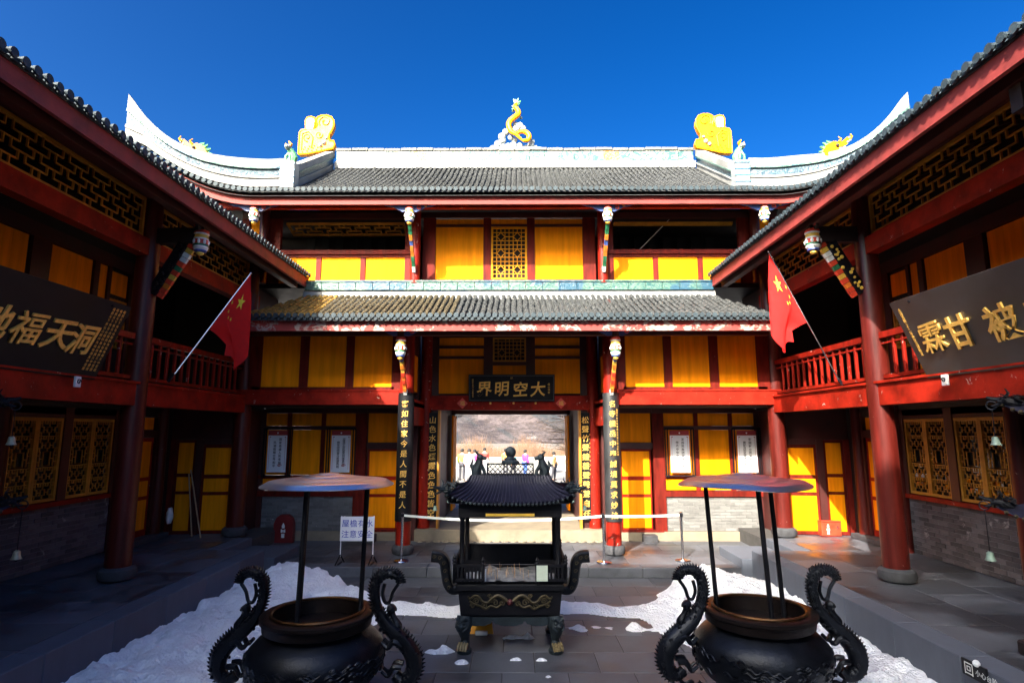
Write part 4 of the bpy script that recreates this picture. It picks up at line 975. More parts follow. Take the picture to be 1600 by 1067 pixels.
# ------------------------------------------------------------------ SIDE GALLERIES
def gallery(s):
    side = 'west' if s < 0 else 'east'
    G = thing('gallery_building', ('two storey timber gallery in deep shade along the left of the yard' if s < 0 else 'two storey timber gallery with sunlit balcony along the right of the yard'), 'timber gallery', (s*7, 8, .55))
    fr = lambda X: (lambda u, v, w: Vector((s*(X - w), u, v)))
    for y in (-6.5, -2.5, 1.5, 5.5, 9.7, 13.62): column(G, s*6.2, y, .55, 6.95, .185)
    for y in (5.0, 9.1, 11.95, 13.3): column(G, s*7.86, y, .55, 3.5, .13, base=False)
    # ---- ground floor wall
    f = fr(7.9)
    a0, a1 = 5.15, 12.0
    m_ = M['brickdk']
    bricks(G, lambda u, v, w: Vector((s*(7.9-w), u, v)), 5.1, 12.02, .56, 1.60, m_, 300, 'y', near=lambda u: -u)
    bar(G, f, 5.1, 12.05, 1.602, 1.68, -.10, .07, name='sill', m=M['redbeam'])
    for (y0, y1) in ((5.3,6.4),(6.6,7.7),(7.9,8.95),(9.3,10.4),(10.6,11.72)):
        ym = (y0+y1)/2
        for (a, c) in ((y0, ym-.003), (ym+.003, y1)):
            if y0 < 9:
                panel(G, f, a, c, 1.70, 3.10, bead=0, m=M['darkwood']); continue
            lattice(G, f, a, c, 1.70, 3.12, lat_window(a+.05, c-.05, 1.75, 3.07), .013, .010, .05, back=M['window'], name='lattice')
            if s > 0:                                     # goods on shelves behind the glass
                rr = random.Random(int(a*10))
                for k in range(9):
                    yy = rr.uniform(a+.08, c-.08); zz = rr.choice((1.86, 2.02, 2.20)); w_ = rr.uniform(.03, .05)
                    b = MB().box(s*7.945, s*7.96, yy-w_, yy+w_, zz, zz+.07); part('framed_card', b, rr.choice((M['yellow'], M['paper'], M['porange'], M['pwhite'])), G)
    for (y0, y1) in ((9.24,9.298),(10.402,10.598),(11.722,11.85)): bar(G, f, y0, y1, 1.682, 3.3, -.08, .05, M['shadedred'])
    bar(G, f, 5.1, 12.0, 3.13, 3.31, -.08, .04, M['shadedred'])
    # side door
    panel(G, f, 12.3, 13.05, 2.92, 3.18, bead=0)
    bar(G, f, 12.1, 13.2, 2.75, 2.91, -.06, .045, M['shadedred']); bar(G, f, 12.08, 12.25, .6, 3.3, -.06, .05, M['shadedred']); bar(G, f, 13.1, 13.25, .6, 3.3, -.06, .05, M['shadedred'])
    d = bar(G, f, 12.26, 13.09, .66, 2.74, -.06, .0, M['redbeam'], name='door')
    for v0, v1 in ((.80,1.42),(1.50,1.82),(1.90,2.66)):
        b = MB(); p = f(12.36, v0, .002); q = f(13.0, v1, .014); b.box(p.x, q.x, p.y, q.y, v0, v1); part('door_panel', b, M['yellow'], d)
    part('wall_boards', MB().box(s*7.86, s*7.98, 13.2, 15.4, .5, 3.4), M['darkwood'], G); part('wall_boards', MB().box(s*7.86, s*7.98, 4.9, 13.3, 3.19, 3.42), M['darkwood'], G)
    b = MB().chbox(s*7.62, s*7.95, 12.1, 13.5, .552, .66, .01); part('door_step', b, M['base'], G)
    b = MB(); p = f(12.4, 1.45, .02); b.box(p.x, p.x-s*.03, 12.33, 12.36, 1.42, 1.52); part('door_handle', b, M['iron'], d)
    # door wall facing the yard at the corner
    K = (Vector((s*6.35, 13.9, 0)), Vector((s*7.85, 13.72, 0)))
    du = (K[1]-K[0]).normalized(); nrm = Vector((du.y, -du.x, 0)); 
    if nrm.y > 0: nrm = -nrm
    fc_ = lambda u, v, w: K[0] + du*u + nrm*w + Vector((0, 0, v))
    bar(G, fc_, 0, 1.52, 2.70, 3.398, -.06, .02, M['shadedred'])
    bar(G, fc_, 0, .10, .55, 2.699, -.06, .05); bar(G, fc_, .80, .95, .55, 2.699, -.06, .05, M['shadedred']); bar(G, fc_, 1.40, 1.52, .55, 2.699, -.06, .05)
    bar(G, fc_, .101, .799, 2.58, 2.699, -.06, .03, M['shadedred']); panel(G, fc_, .14, .78, 2.60, 2.68, bead=0)
    for (u0, u1, rows) in ((.101,.799,((.64,1.42),(1.50,1.80),(1.89,2.50))),(.951,1.399,((.64,1.45),(1.52,1.84),(1.92,2.62)))):
        d = bar(G, fc_, u0, u1, .56, 2.579 if u0 < .5 else 2.69, -.05, .0, name='door')
        for v0, v1 in rows: panel(d, fc_, u0+.06, u1-.06, v0, v1, bead=.04, name='door_panel').location += nrm*.018
    # ---- balcony
    b = MB().box(s*6.09, s*6.31, 1.5, 13.52, 3.31, 3.66); part('balcony_beam', b, M['redbeam'], G)
    b = MB().box(s*6.31, s*7.95, 1.5, 15.0, 3.40, 3.50); part('balcony_soffit', b, M['darkwood'], G)
    b = MB().box(s*6.05, s*6.31, 1.5, 13.4, 3.66, 3.70); part('balcony_edge', b, M['redbeam'], G)
    for (y0, y1) in ((5.7,9.5),(9.9,13.42)):
        r = bar(G, fr(6.2), y0, y1, 4.40, 4.50, -.05, .05, M['red'], name='railing')
        bar(r, fr(6.2), y0, y1, 3.74, 3.80, -.035, .035, M['red'], name='bottom_rail')
        bar(r, fr(6.2), y0, y1, 4.30, 4.33, -.02, .02, M['red'], name='middle_rail')
        n = int((y1-y0)/.235)
        for i in range(n):
            y = y0+.14+i*(y1-y0-.2)/n
            put('baluster', bpiece('baluster', .045, .055, .60, M['red'], .006), r, (s*6.2, y, 4.10))
    # ---- upper floor inner wall
    f = fr(7.75)
    bar(G, f, -6.9, 9.05, 3.5, 7.5, -.1, -.035, M['darkwood'], name='wall_boards'); bar(G, f, 9.051, 12.5, 3.5, 7.5, -.1, -.035, M['darkwood'], name='wall_boards')
    for (y0, y1, z0, z1) in ((5.3,6.5,3.8,6.05),(6.7,7.9,3.8,6.05),(8.05,9.05,3.8,6.05),(9.5,10.5,3.8,6.05),(10.66,10.9,3.8,6.05),(11.0,11.5,5.55,6.0),(12.1,12.32,3.6,6.1)):
        panel(G, f, y0, y1, z0, z1, bead=0)
    for (y0, y1) in ((6.5,6.7),(7.9,8.05),(9.1,9.49),(10.52,10.65),(10.9,10.98),(11.52,11.75)): bar(G, f, y0, y1, 3.6, 6.3, -.03, .04, M['shadedred'])
    lattice(G, f, 11.0, 11.5, 4.5, 5.45, [(11.0+i*.083, 4.5, 11.0+i*.083, 5.45) for i in range(1, 6)]+[(11.0, 4.5+i*.12, 11.5, 4.5+i*.12) for i in range(1, 8)], .02, .012, .04)
    bar(G, f, 5, 12.4, 6.06, 6.3, -.03, .05, M['shadedred'])
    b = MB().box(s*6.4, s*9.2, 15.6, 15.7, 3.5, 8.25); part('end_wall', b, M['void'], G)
    b = MB().box(s*9.2, s*9.3, -7, 15.7, .5, 8.30); part('rear_wall', b, M['darkwood'], G)
    b = MB().box(s*6.34, s*6.46, 13.66, 15.5, 3.5, 6.6); part('corner_wall', b, M['shadedred'], G)
    # ---- beams and lattice under the eave
    b = MB().box(s*6.10, s*6.30, 1.5, 13.9, 5.85, 6.14); part('eave_beam', b, M['redbeam'], G)
    b = MB().box(s*6.12, s*6.28, 1.5, 13.9, 6.86, 7.0); part('top_plate', b, M['shadedred'], G)
    f = fr(6.2)
    for (y0, y1) in ((1.75,5.28),(5.72,9.48),(9.92,13.4)):
        lattice(G, f, y0, y1, 6.16, 6.85, lat_meander(y0+.05, y1-.05, 6.21, 6.80, .118), .020, .014, .05)
    b = MB()
    for i in range(3): b.beam((s*(5.35+i*.35), 1.5, 6.62+i*.12), (s*(5.35+i*.35), 14.0, 6.62+i*.12), .05, .05)
    part('batten', b, M['shadedred'], G, kind='stuff')
    b = MB().box(s*5.22, s*5.36, 1.5, 13.95, 6.38, 6.52); part('eave_purlin', b, M['shadedred'], G)
    for y in (1.5, 5.5, 9.7):                             # beam arm carrying the purlin
        b = MB().box(s*5.25, s*6.05, y-.07, y+.07, 6.10, 6.37); part('beam_arm', b, M['darkwood'], G)
    # ---- roof
    pr = lambda x: 6.68 + (abs(x)-5.0)*.40
    rf = part('gallery_roof', MB().add([(s*4.98,-7,pr(4.98)),(s*9.2,-7,pr(9.2)),(s*9.2,14.06,pr(9.2)),(s*4.98,14.06,pr(4.98)),(s*13,-7,6.9),(s*13,14.06,6.9),
        (s*4.98,-7,pr(4.98)-.05),(s*9.2,-7,pr(9.2)-.05),(s*9.2,14.06,pr(9.2)-.05),(s*4.98,14.06,pr(4.98)-.05)],
        [(0,1,2,3),(1,4,5,2),(6,7,8,9),(0,3,9,6),(0,6,7,1),(3,2,8,9)]).box(s*6.9, s*9.3, 14.07, 15.7, 7.62, 7.70), M['tile'], G)
    b = MB().box(s*5.0, s*5.06, -7, 14.08, 6.40, 6.66); part('fascia_board', b, M['redfascia'], rf)
    b = MB().add([(s*5.08,-7,6.60),(s*5.08,14.06,6.60),(s*7.9,14.06,7.55),(s*7.9,-7,7.55)], [(0,1,2,3)]); part('soffit_boards', b, M['darkwood'], rf)
    b = MB()
    for i in range(48): y = 1.3+i*.27; b.beam((s*5.08, y, 6.55), (s*7.8, y, 7.47), .06, .06)
    part('rafters', b, M['shadedred'], rf, kind='stuff')
    E2 = MB(); eave_end(E2, Vector((0,0,0)), Vector((0,1,0)), Vector((-s,0,0)), .05)
    roof_tiles(E2, lambda u, t: Vector((s*1.0*t, u, .0+.40*t)), [0.0], 1.0, .2, .048)
    E2 = E2.mesh('eave_tile', M['tileend'], False)
    n = 86
    for i in range(n):
        y = 1.15+i*.150; put('eave_tile', E2, rf, (s*4.93, y, 6.665+rnd.uniform(-.008, .008)), rot=(0, 0, rnd.uniform(-.03, .03)))
        if i < n-1:
            b = bpiece('drip_tile', .03, .09, .05, M['tileend'], .008); put('drip_tile', b, rf, (s*4.96, y+.075, 6.66))
    b = MB(); roof_tiles(b, lambda u, t: Vector((s*(5.95+3.2*t), u, pr(5.95)+.0+1.28*t)), [1.15+i*.150 for i in range(n)], 3.3, .4, .048, seg=4); part('roof_tiles', b, M['tile'], rf, True, kind='stuff')
    b = MB().box(s*9.05, s*9.35, 1.0, 13.3, pr(9.2)-.05, pr(9.2)+.22); part('ridge', b, M['white'], rf)
    # ---- pendant and brace at the middle column (own things)
    P = Vector((s*5.30, 9.70, 5.90))
    rt = pendant('painted_pendant', P, .44, .125, f'large painted lotus pendant under the {side} gallery eave beside the middle column', 'painted pendants under the eaves')
    part('hanger', MB().beam(P+UP*.44, P+UP*.62, .13, .13, Vector((0,1,0))), M['darkwood'], rt)
    wings(rt, P+UP*.60, .42, .20, Vector((0,1,0)), ('darkwood','prred','pgold'))
    br = thing('carved_brace', f'dark carved diagonal brace with painted red edge on the {side} gallery column', 'carved brace', (s*6.05, 9.7, 5.2), 'carved braces on the gallery columns')
    p0 = Vector((s*5.95, 9.7, 5.16)); p1 = Vector((s*5.42, 9.7, 6.09))
    part('brace_body', MB().beam(p0+Vector((s*.10,0,.05)), p1+Vector((s*.16,0,.0)), .16, .15, Vector((0,1,0))), M['iron'], br)
    cols = ['prred','prred','porange','prred','pgold','prred','pgreen','prred','pwhite','pwhite','pgold','prred']
    n = len(cols)
    for i, c in enumerate(cols): part('painted_bead', MB().beam(p0.lerp(p1, i/n), p0.lerp(p1, (i+.9)/n), .14, .045+.02*(i % 2), Vector((0,1,0))), M[c], br)
    b = MB(); rr = random.Random(5+s)
    for i in range(16):
        q = p0.lerp(p1, rr.uniform(.1, .95)) + Vector((s*rr.uniform(.03, .16), -.085, rr.uniform(-.02, .08))); b.ball(q, rr.uniform(.02, .035), 6, 4)
    part('carving', b, M['pgold'] if s > 0 else M['bronzebrown'], br, True)
    return G
GW = gallery(-1); GE = gallery(1)

# ------------------------------------------------------------------ hall behind the camera (unseen; placed and sized to shade the yard and leave the sky open)
sh = thing('south_shade_hall', 'unseen tall hall behind the viewer, set on a high terrace so its eave shades the yard', 'temple hall', (-7, -16, 8))
b = MB().box(-15, -.2, -24, -14, 8, 19); part('wall', b, M['shadedred'], sh)
b = MB().box(-18, 4, -26, -10, 0, 8); part('terrace', b, M['pale'], sh)
b = MB().add([(-17,-12,19.25),(1,-12,19.25),(0,-19,23.0),(-16,-19,23.0),(1,-26,19.2),(-17,-26,19.2),(-17,-12,19.1),(1,-12,19.1),(1,-26,19.0),(-17,-26,19.0)],
     [(0,1,2,3),(3,2,4,5),(6,9,8,7),(0,6,7,1),(4,8,9,5),(0,3,5,9,6),(1,7,8,4,2)]); part('roof', b, M['tile'], sh)
for x in (-14, -10, -6, -2): column(sh, x, -12.8, 8, 19.1, .3)
# ------------------------------------------------------------------ big inscribed boards hung on the balconies
def plaque(s, chars, offs, label, m, small):
    yf = 8.56 if s < 0 else 8.35; L = 3.15; yn = yf - L; yc = (yf+yn)/2
    Xb, Xt = 6.07, 5.62; zb, zt = 3.64, 4.73
    o = Vector((s*(Xb+Xt)/2, yc, (zb+zt)/2)); uy = Vector((s*(Xt-Xb), 0, zt-zb)).normalized(); ux = Vector((0, 1 if s < 0 else -1, 0))
    root = thing('inscribed_plaque', label, 'plaque', (s*Xb, yc, zb), 'large inscribed boards')
    F, ux, uy = board_frame(o, ux, uy); H = math.hypot(Xt-Xb, zt-zb)
    b = MB(); t = .06; vs = [F(x, y, z) for z in (-t, 0) for x, y in ((-L/2,-H/2),(L/2,-H/2),(L/2,H/2),(-L/2,H/2))]
    b.add(vs, [(3,2,1,0),(4,5,6,7),(0,1,5,4),(1,2,6,5),(2,3,7,6),(3,0,4,7)]); part('board', b, m, root)
    for ch, y in zip(chars, offs):
        u = (y-yc)*(1 if s < 0 else -1)
        glyph('character', ch, .46, M['gold'], root, F(u, -.03, .008), ux, uy, .016, (.004 if ch in '霖福' else .008), .08)
    if small == 'many':
        for c in range(4):
            for i, ch in enumerate('峨眉天下秀名山聞四海福地洞天中雲霧'): glyph('small_character', ch, .05, M['gold'], root, F((yf-yc)-.10-.075*c, H/2-.10-i*.058, .004), ux, uy, .002)
    else:
        for i, ch in enumerate('大清光緒三十二年仲夏吉日敬立'): glyph('small_character', ch, .055, M['gold'], root, F(-(yf-yc)+.13, H/2-.14-i*.052, .004), ux, uy, .002)
    # little carved clips under the board
    for y in (yf-.45, yn+.45):
        c = MB().chbox(s*6.0, s*5.96, y-.05, y+.05, 3.50, 3.65, .006); cl = part('support_clip', c, M['pwhite'], root)
        b = MB(); swirl(b, (0,0), .04, .008, 1.2, .007, lambda u, v, w, y=y: Vector((s*5.955, y+u, 3.575+v))); part('clip_scroll', b, M['iron'], cl)
    # iron rods back to the balcony
    b = MB()
    for y in (yf-.4, yn+.4): b.tube([(s*Xt, y, zt-.05), (s*6.2, y, 4.45)], .012, 6)
    part('tie_rod', b, M['iron'], root)
plaque(-1, '洞天福地', (7.93, 7.52, 7.02, 6.55), 'black board with gold characters and four columns of tiny script, hung on the left balcony', M['black'], 'many')
plaque(1, '霖甘被普', (7.86, 7.38, 6.72, 6.16), 'greyish sheen black board with gold characters, hung on the right balcony', M['blackdull'], 'one')

# ------------------------------------------------------------------ flags
def star(b, F, c, r, rot=0):
    P = [(c[0]+(r if k % 2 == 0 else r*.38)*math.sin(rot+k*math.pi/5), c[1]+(r if k % 2 == 0 else r*.38)*math.cos(rot+k*math.pi/5)) for k in range(10)]
    vs = [F(*p) for p in P] + [F(*c)]
    b.add(vs, [(k, (k+1) % 10, 10) for k in range(10)])
def flag(s, base, top, label, tag):
    root = thing('flag', label, 'flag', base, 'red flags on the balconies')
    base = Vector(base); top = Vector(top); d = top-base
    b = MB(); b.tube([base, top], .014, 8); part('pole', b, M['steel'], root, True)
    b = MB(); b.ball(top, .025, 8, 6); part('finial', b, M['steel'], root, True)
    b = MB(); b.tube([base+Vector((s*.05,0,-.05)), base+Vector((s*-.04,0,.10))], .03, 8); part('pole_bracket', b, M['iron'], root, True)
    h0 = base + d*.45; L = 1.45                           # hoist from h0 to top; cloth hangs down in folds
    def F(u, v):                                          # u along the fly 0..1, v along the hoist 0 (top)..1 (low)
        p = top.lerp(h0, v)*1.0
        # the fly droops: horizontal spread collapses towards the low corner of the top edge
        drop = u*(1.66-.55*v+.28*math.sin(math.pi*min(1, v*1.15)))
        fold = .055*math.sin(v*9+u*1.5)*min(1, u*3); side = .05*math.sin(v*6.5+1+u*2)*min(1, u*3)
        q = top.lerp(h0, v*(1-.52*min(1, u*1.25))) 
        q = q + Vector((fold*s*-1, side, -drop))
        return q
    b = MB(); b.grid(F, 26, 22)
    cl = part('flag_cloth', b, M['flagred'], root, True)
    b = MB(); G = lambda u, v: F(u, v)+Vector((0,-.010,0))
    star(b, G, (.20,.26), .095, .3)
    for c in ((.08,.44),(.16,.52),(.26,.52),(.33,.44)): star(b, G, c, .032, .9)
    part('star', b, M['flagyellow'], cl)
M['flagred'] = cloth('red_flag_cloth', (.80,.008,.006))
_n = M['flagred'].node_tree.nodes; _l = M['flagred'].node_tree.links; _t = _n.new('ShaderNodeBsdfTranslucent'); _t.inputs[0].default_value = (.85,.012,.006,1)
_m = _n.new('ShaderNodeMixShader'); _m.inputs[0].default_value = .45; _l.new(_n['Principled BSDF'].outputs[0], _m.inputs[1]); _l.new(_t.outputs[0], _m.inputs[2]); _l.new(_m.outputs[0], _n['Material Output'].inputs[0]); M['flagyellow'] = cloth('yellow_star', (.9,.62,.03))
lb = PX(267, 592, -6.12); flag(-1, lb, PX(392, 427, -5.12), 'red flag with yellow stars hanging in shade from the left balcony', 'l')
lr = PX(1314, 600, 6.15); flag(1, lr, PX(1201, 393, 5.12), 'sunlit red flag with yellow stars hanging from the right balcony', 'r')
# ------------------------------------------------------------------ THE BIG COVERED INCENSE BURNER
bx, by = .09, 8.62
B = thing('covered_incense_burner', 'large black incense burner with tiled canopy and lion feet in the middle of the yard', 'incense burner', (bx, by, 0))
I = M['iron']
b = MB(); vs = []
for z, hw, hd in ((.44,.62,.40),(.48,.66,.43),(.78,.69,.45),(.80,.725,.48),(.86,.725,.48),(.88,.70,.46),(.92,.74,.50)):
    vs.append((z, hw, hd))
V = []
for z, hw, hd in vs: V += [(bx-hw,by-hd,z),(bx+hw,by-hd,z),(bx+hw,by+hd,z),(bx-hw,by+hd,z)]
fs = [(i*4+k, i*4+(k+1)%4, (i+1)*4+(k+1)%4, (i+1)*4+k) for i in range(len(vs)-1) for k in range(4)] + [(3,2,1,0)]
b.add(V, fs); b.box(bx-.70, bx+.70, by-.46, by+.46, .84, .88); part('tray_body', b, I, B)
b = MB().grid(lambda u, v: Vector((bx-.66+1.32*u, by-.42+.84*v, .90+.05*noise.noise(Vector((u*9, v*7, 2)))+.04*math.sin(v*3.1)*1.0)), 30, 18); part('ash_bed', b, mat('grey_ash', (.16,.16,.17), .95, var=.5, scale=14, bmp=.8), B, True)
# rail panels round the tray: open in the middle of the front
def rail(x0, y0, x1, y1, h0, h1, n):
    r_ = MB(); p0 = Vector((x0,y0,0)); p1 = Vector((x1,y1,0))
    r_.beam(p0+UP*h1, p1+UP*h1, .03, .035); r_.beam(p0+UP*h0, p1+UP*h0, .03, .03)
    o = part('tray_rail', r_, I, B); b = MB()
    for i in range(n+1): q = p0.lerp(p1, i/n); b.beam(q+UP*h0, q+UP*h1, .022, .022, Vector((0,1,0)))
    part('rail_bars', b, I, o, kind='stuff')
    for q in (p0, p1):
        b = MB(); b.lathe([(.022,.90),(.022,h1+.02),(.034,h1+.03),(.02,h1+.05),(.028,h1+.07),(.004,h1+.11)], q, 8); part('rail_post', b, I, o, True)
rail(bx-.74, by-.50, bx-.36, by-.50, .94, 1.12, 8); rail(bx+.36, by-.50, bx+.74, by-.50, .94, 1.12, 8)
rail(bx-.74, by+.50, bx+.74, by+.50, .94, 1.20, 16); rail(bx-.74, by-.50, bx-.74, by+.50, .94, 1.16, 12); rail(bx+.74, by-.50, bx+.74, by+.50, .94, 1.16, 12)
b = MB().box(bx-.70, bx+.70, by+.495, by+.505, .95, 1.19); part('back_plate', b, I, B)
for x0, x1 in ((bx-.735, bx-.37), (bx+.37, bx+.735)): part('shade_plate', MB().box(x0, x1, by-.05, by-.04, .93, 1.10), I, B)
# apron with scalloped edge and relief
b = MB(); pl = [(-.62,.45)]
for c, w_ in ((-.41,.17),(-.02,.20),(.38,.17)):
    for k in range(13): a = math.pi*k/12; pl.append((c-w_*math.cos(a), .40-.055*math.sin(a)-.008*abs(math.sin(a*4))))
pl += [(.62,.45)]
b.prism(pl, lambda u, v, w: Vector((bx+u, by-.405-w, v)), .02); part('scalloped_apron', b, M['ironteal'], B)
b = MB()
for s in (-1, 1):
    pts = spline([Vector((bx+s*u, by-.452, v)) for u, v in ((.04,.66),(.10,.71),(.17,.73),(.24,.69),(.30,.64),(.37,.66),(.41,.71),(.47,.73),(.53,.69),(.56,.72))], 4)
    b.tube(pts, [.026-.014*i/len(pts) for i in range(len(pts))], 6)
    pts = spline([Vector((bx+s*u, by-.449, v)) for u, v in ((.12,.62),(.18,.58),(.26,.60),(.32,.56),(.40,.60),(.47,.62),(.54,.66))], 4); b.tube(pts, .014, 6)
    for (u, v, r0) in ((.20,.64,.045),(.34,.60,.04),(.45,.66,.04),(.10,.63,.035),(.27,.72,.03),(.50,.60,.03)): swirl(b, (u, v), r0, .008, 1.3, .009, lambda u_, v_, w: Vector((bx+s*u_, by-.452, v_)))
part('dragon_relief', b, mat('tarnished_gilt', (.065,.05,.025), .5, metal=.5, var=.5, scale=16, bmp=.4), B, True)
b = MB(); b.ball(Vector((bx, by-.45, .645)), .04, 10, 6); part('pearl', b, mat('dark_red_pearl', (.07,.008,.012), .5), B, True)
# lion-mask legs
for sx in (-1, 1):
    for sy in (-1, 1):
        c = Vector((bx+sx*.60, by+sy*.38, 0)); o_ = Vector((sx*.3, sy*.95, 0)).normalized()
        b = MB(); b.tube([c+o_*.02+UP*.46, c+o_*.05+UP*.36, c+o_*.03+UP*.26, c-o_*.01+UP*.17, c+o_*.01+UP*.10, c+o_*.03+UP*.05], [.10,.115,.08,.058,.07,.085], 12)
        b.lathe([(.09,0),(.10,.02),(.10,.05),(.07,.07)], c+o_*.02, 14)
        lg = part('leg', b, M['ironteal'], B, True)
        b = MB()
        for k in (-1, -.33, .33, 1):
            t = Vector((-o_.y, o_.x, 0))*k*.055; b.tube([c+o_*.05+t+UP*.13, c+o_*.10+t+UP*.10, c+o_*.125+t+UP*.05], [.018,.022,.016], 6)
        part('claw', b, mat('tarnished_claw', (.20,.15,.07), .5, metal=.4) if 'tarnished_claw' not in bpy.data.materials else bpy.data.materials['tarnished_claw'], lg, True)
        b = MB()
        for k in (-1, 1):
            t = Vector((-o_.y, o_.x, 0))*k; b.ball(c+o_*.13+t*.04+UP*.40, .028, 8, 5); b.tube([c+o_*.10+t*.07+UP*.44, c+o_*.15+t*.05+UP*.45, c+o_*.15+t*.01+UP*.42], [.022,.018,.01], 6); b.tube([c+o_*.12+t*.01+UP*.30, c+o_*.15+t*.04+UP*.31, c+o_*.12+t*.08+UP*.35], .016, 6)
        b.ball(c+o_*.15+UP*.36, .035, 8, 6); part('lion_mask', b, M['ironteal'], lg, True)
# ear handles
for s in (-1, 1):
    P = [Vector((bx+s*u, by-.1, v)) for u, v in ((.66,.74),(.80,.72),(.87,.80),(.90,.95),(.92,1.08),(.98,1.15),(1.10,1.165))]
    pts = spline(P, 5); b = MB()
    for i in range(len(pts)-1): 
        pass
    vs = []
    for i, p in enumerate(pts):
        t = (pts[min(i+1,len(pts)-1)]-pts[max(i-1,0)]).normalized(); n_ = Vector((-t.z, 0, t.x)); hw = .055+.02*(i/len(pts)); hd = .075
        vs += [p+n_*hw+Vector((0,-hd+.02,0)), p+n_*(hw-.02)+Vector((0,-hd,0)), p-n_*(hw-.02)+Vector((0,-hd,0)), p-n_*hw+Vector((0,-hd+.02,0)), p-n_*hw+Vector((0,hd,0)), p+n_*hw+Vector((0,hd,0))]
    N = len(pts); b.add(vs, [(i*6+k, i*6+(k+1)%6, (i+1)*6+(k+1)%6, (i+1)*6+k) for i in range(N-1) for k in range(6)] + [tuple(range(5,-1,-1)), tuple(range((N-1)*6, N*6))])
    h = part('ear_handle', b, M['bronze'], B)
    b = MB()
    for i in (8, 12, 16, 20, 25, 28): 
        if i < N: swirl(b, (0,0), .03, .006, 1.2, .006, lambda u, v, w, p=pts[i]: p+Vector((u, -.078, v)))
    part('handle_relief', b, bpy.data.materials['tarnished_gilt'], h, True)
# canopy
for sx in (-1, 1):
    for sy in (-1, 1):
        b = MB(); x, y = bx+sx*.65, by+sy*.42
        b.lathe([(.045,.92),(.045,.98),(.034,1.0),(.034,1.70),(.045,1.72),(.045,1.78)], (x, y, 0), 10); part('canopy_post', b, I, B, True)
b = MB()
for sy in (-1, 1): b.box(bx-.70, bx+.70, by+sy*.44-.03, by+sy*.44+.03, 1.74, 1.93)
for sx in (-1, 1): b.box(bx+sx*.67-.03, bx+sx*.67+.03, by-.41, by+.41, 1.74, 1.93)
part('frieze', b, I, B)
part('frieze_inlay', MB().box(bx-.33, bx+.33, by-.476, by-.471, 1.755, 1.79), M['pgold'], B)
def cr(u, v, hw0, hd0, hw1, hd1, z0, z1):                 # canopy roof profile point, u around, v up
    pass
def roofpt(a, t, side):                                   # a -1..1 along the side, t 0 eave .. 1 top
    k = (1-t)**1.7; hw = .56+.27*k; hd = .16+.42*k; z = 1.93+.30*t+.03*t*t
    z += .15*abs(a)**5*(1-t)**2; ex = 1+.06*abs(a)**6*(1-t)
    if side == 'f': return Vector((bx+a*hw*ex, by-hd*ex, z))
    if side == 'b': return Vector((bx-a*hw*ex, by+hd*ex, z))
    if side == 'l': return Vector((bx-hw*ex, by-a*hd*ex, z))
    return Vector((bx+hw*ex, by+a*hd*ex, z))
b = MB()
for sd in 'fblr':
    b.grid(lambda u, v: roofpt(2*u-1, v, sd), 16, 8)
b.box(bx-.56, bx+.56, by-.16, by+.16, 2.22, 2.265)
b.box(bx-.80, bx+.80, by-.55, by+.55, 1.925, 1.935)
cr_ = part('canopy_roof', b, M['ironblue'], B, True)
b = MB()
for sd, n in (('f', 30), ('b', 30), ('l', 18), ('r', 18)):
    for i in range(n+1):
        a = -1+2*i/n; pts = [roofpt(a, t, sd)+UP*.012 for t in (0,.15,.3,.5,.75,1)]; b.tube(pts, [.019,.018,.017,.016,.014,.012], 6)
part('tile_ribs', b, M['ironblue'], cr_, True, kind='stuff')
b = MB()
for sd, n in (('f', 30), ('l', 18), ('r', 18)):
    for i in range(n): 
        p = roofpt(-1+2*(i+.5)/n, 0, sd); b.ball(p+UP*-.01, .021, 6, 4)
part('eave_beads', b, M['ironteal'], cr_, True, kind='stuff')
# ridge cresting: lattice panel, finial, two guardian beasts
part('crest_panel', MB().box(bx-.33, bx+.33, by-.018, by-.012, 2.27, 2.285), I, B)
b = MB(); F = lambda u, v, w: Vector((bx+u, by-.02-w, 2.275+v)); S = [(-.33,0,.33,0),(-.33,.15,.33,.15),(-.33,0,-.33,.15),(.33,0,.33,.15)]; segs_to_mesh(b, F, S, .022, .015)
for i in range(-3, 12):
    for sgn in (1, -1):
        x0 = -.33+i*.073; x1 = x0+.15
        if sgn < 0: x0, x1 = x1, x0
        a, c = x0, x1; p = [a, 0, c, .15]
        t0 = 0; t1 = 1
        def cl(x): return (x-a)/(c-a)
        lo, hi = sorted((cl(-.33), cl(.33))); t0 = max(0, lo); t1 = min(1, hi)
        if t1-t0 > .1: b.beam(F(a+(c-a)*t0, .15*t0, 0), F(a+(c-a)*t1, .15*t1, 0), .009, .012)
part('crest_lattice', b, I, B)
b = MB(); b.lathe([(.13,2.43),(.13,2.46),(.09,2.48),(.09,2.50),(.06,2.515),(.05,2.53)], (bx, by, 0), 16); b.ball(Vector((bx, by, 2.59)), .082, 18, 10, (1,.6,1)); part('finial', b, M['ironteal'], B, True)
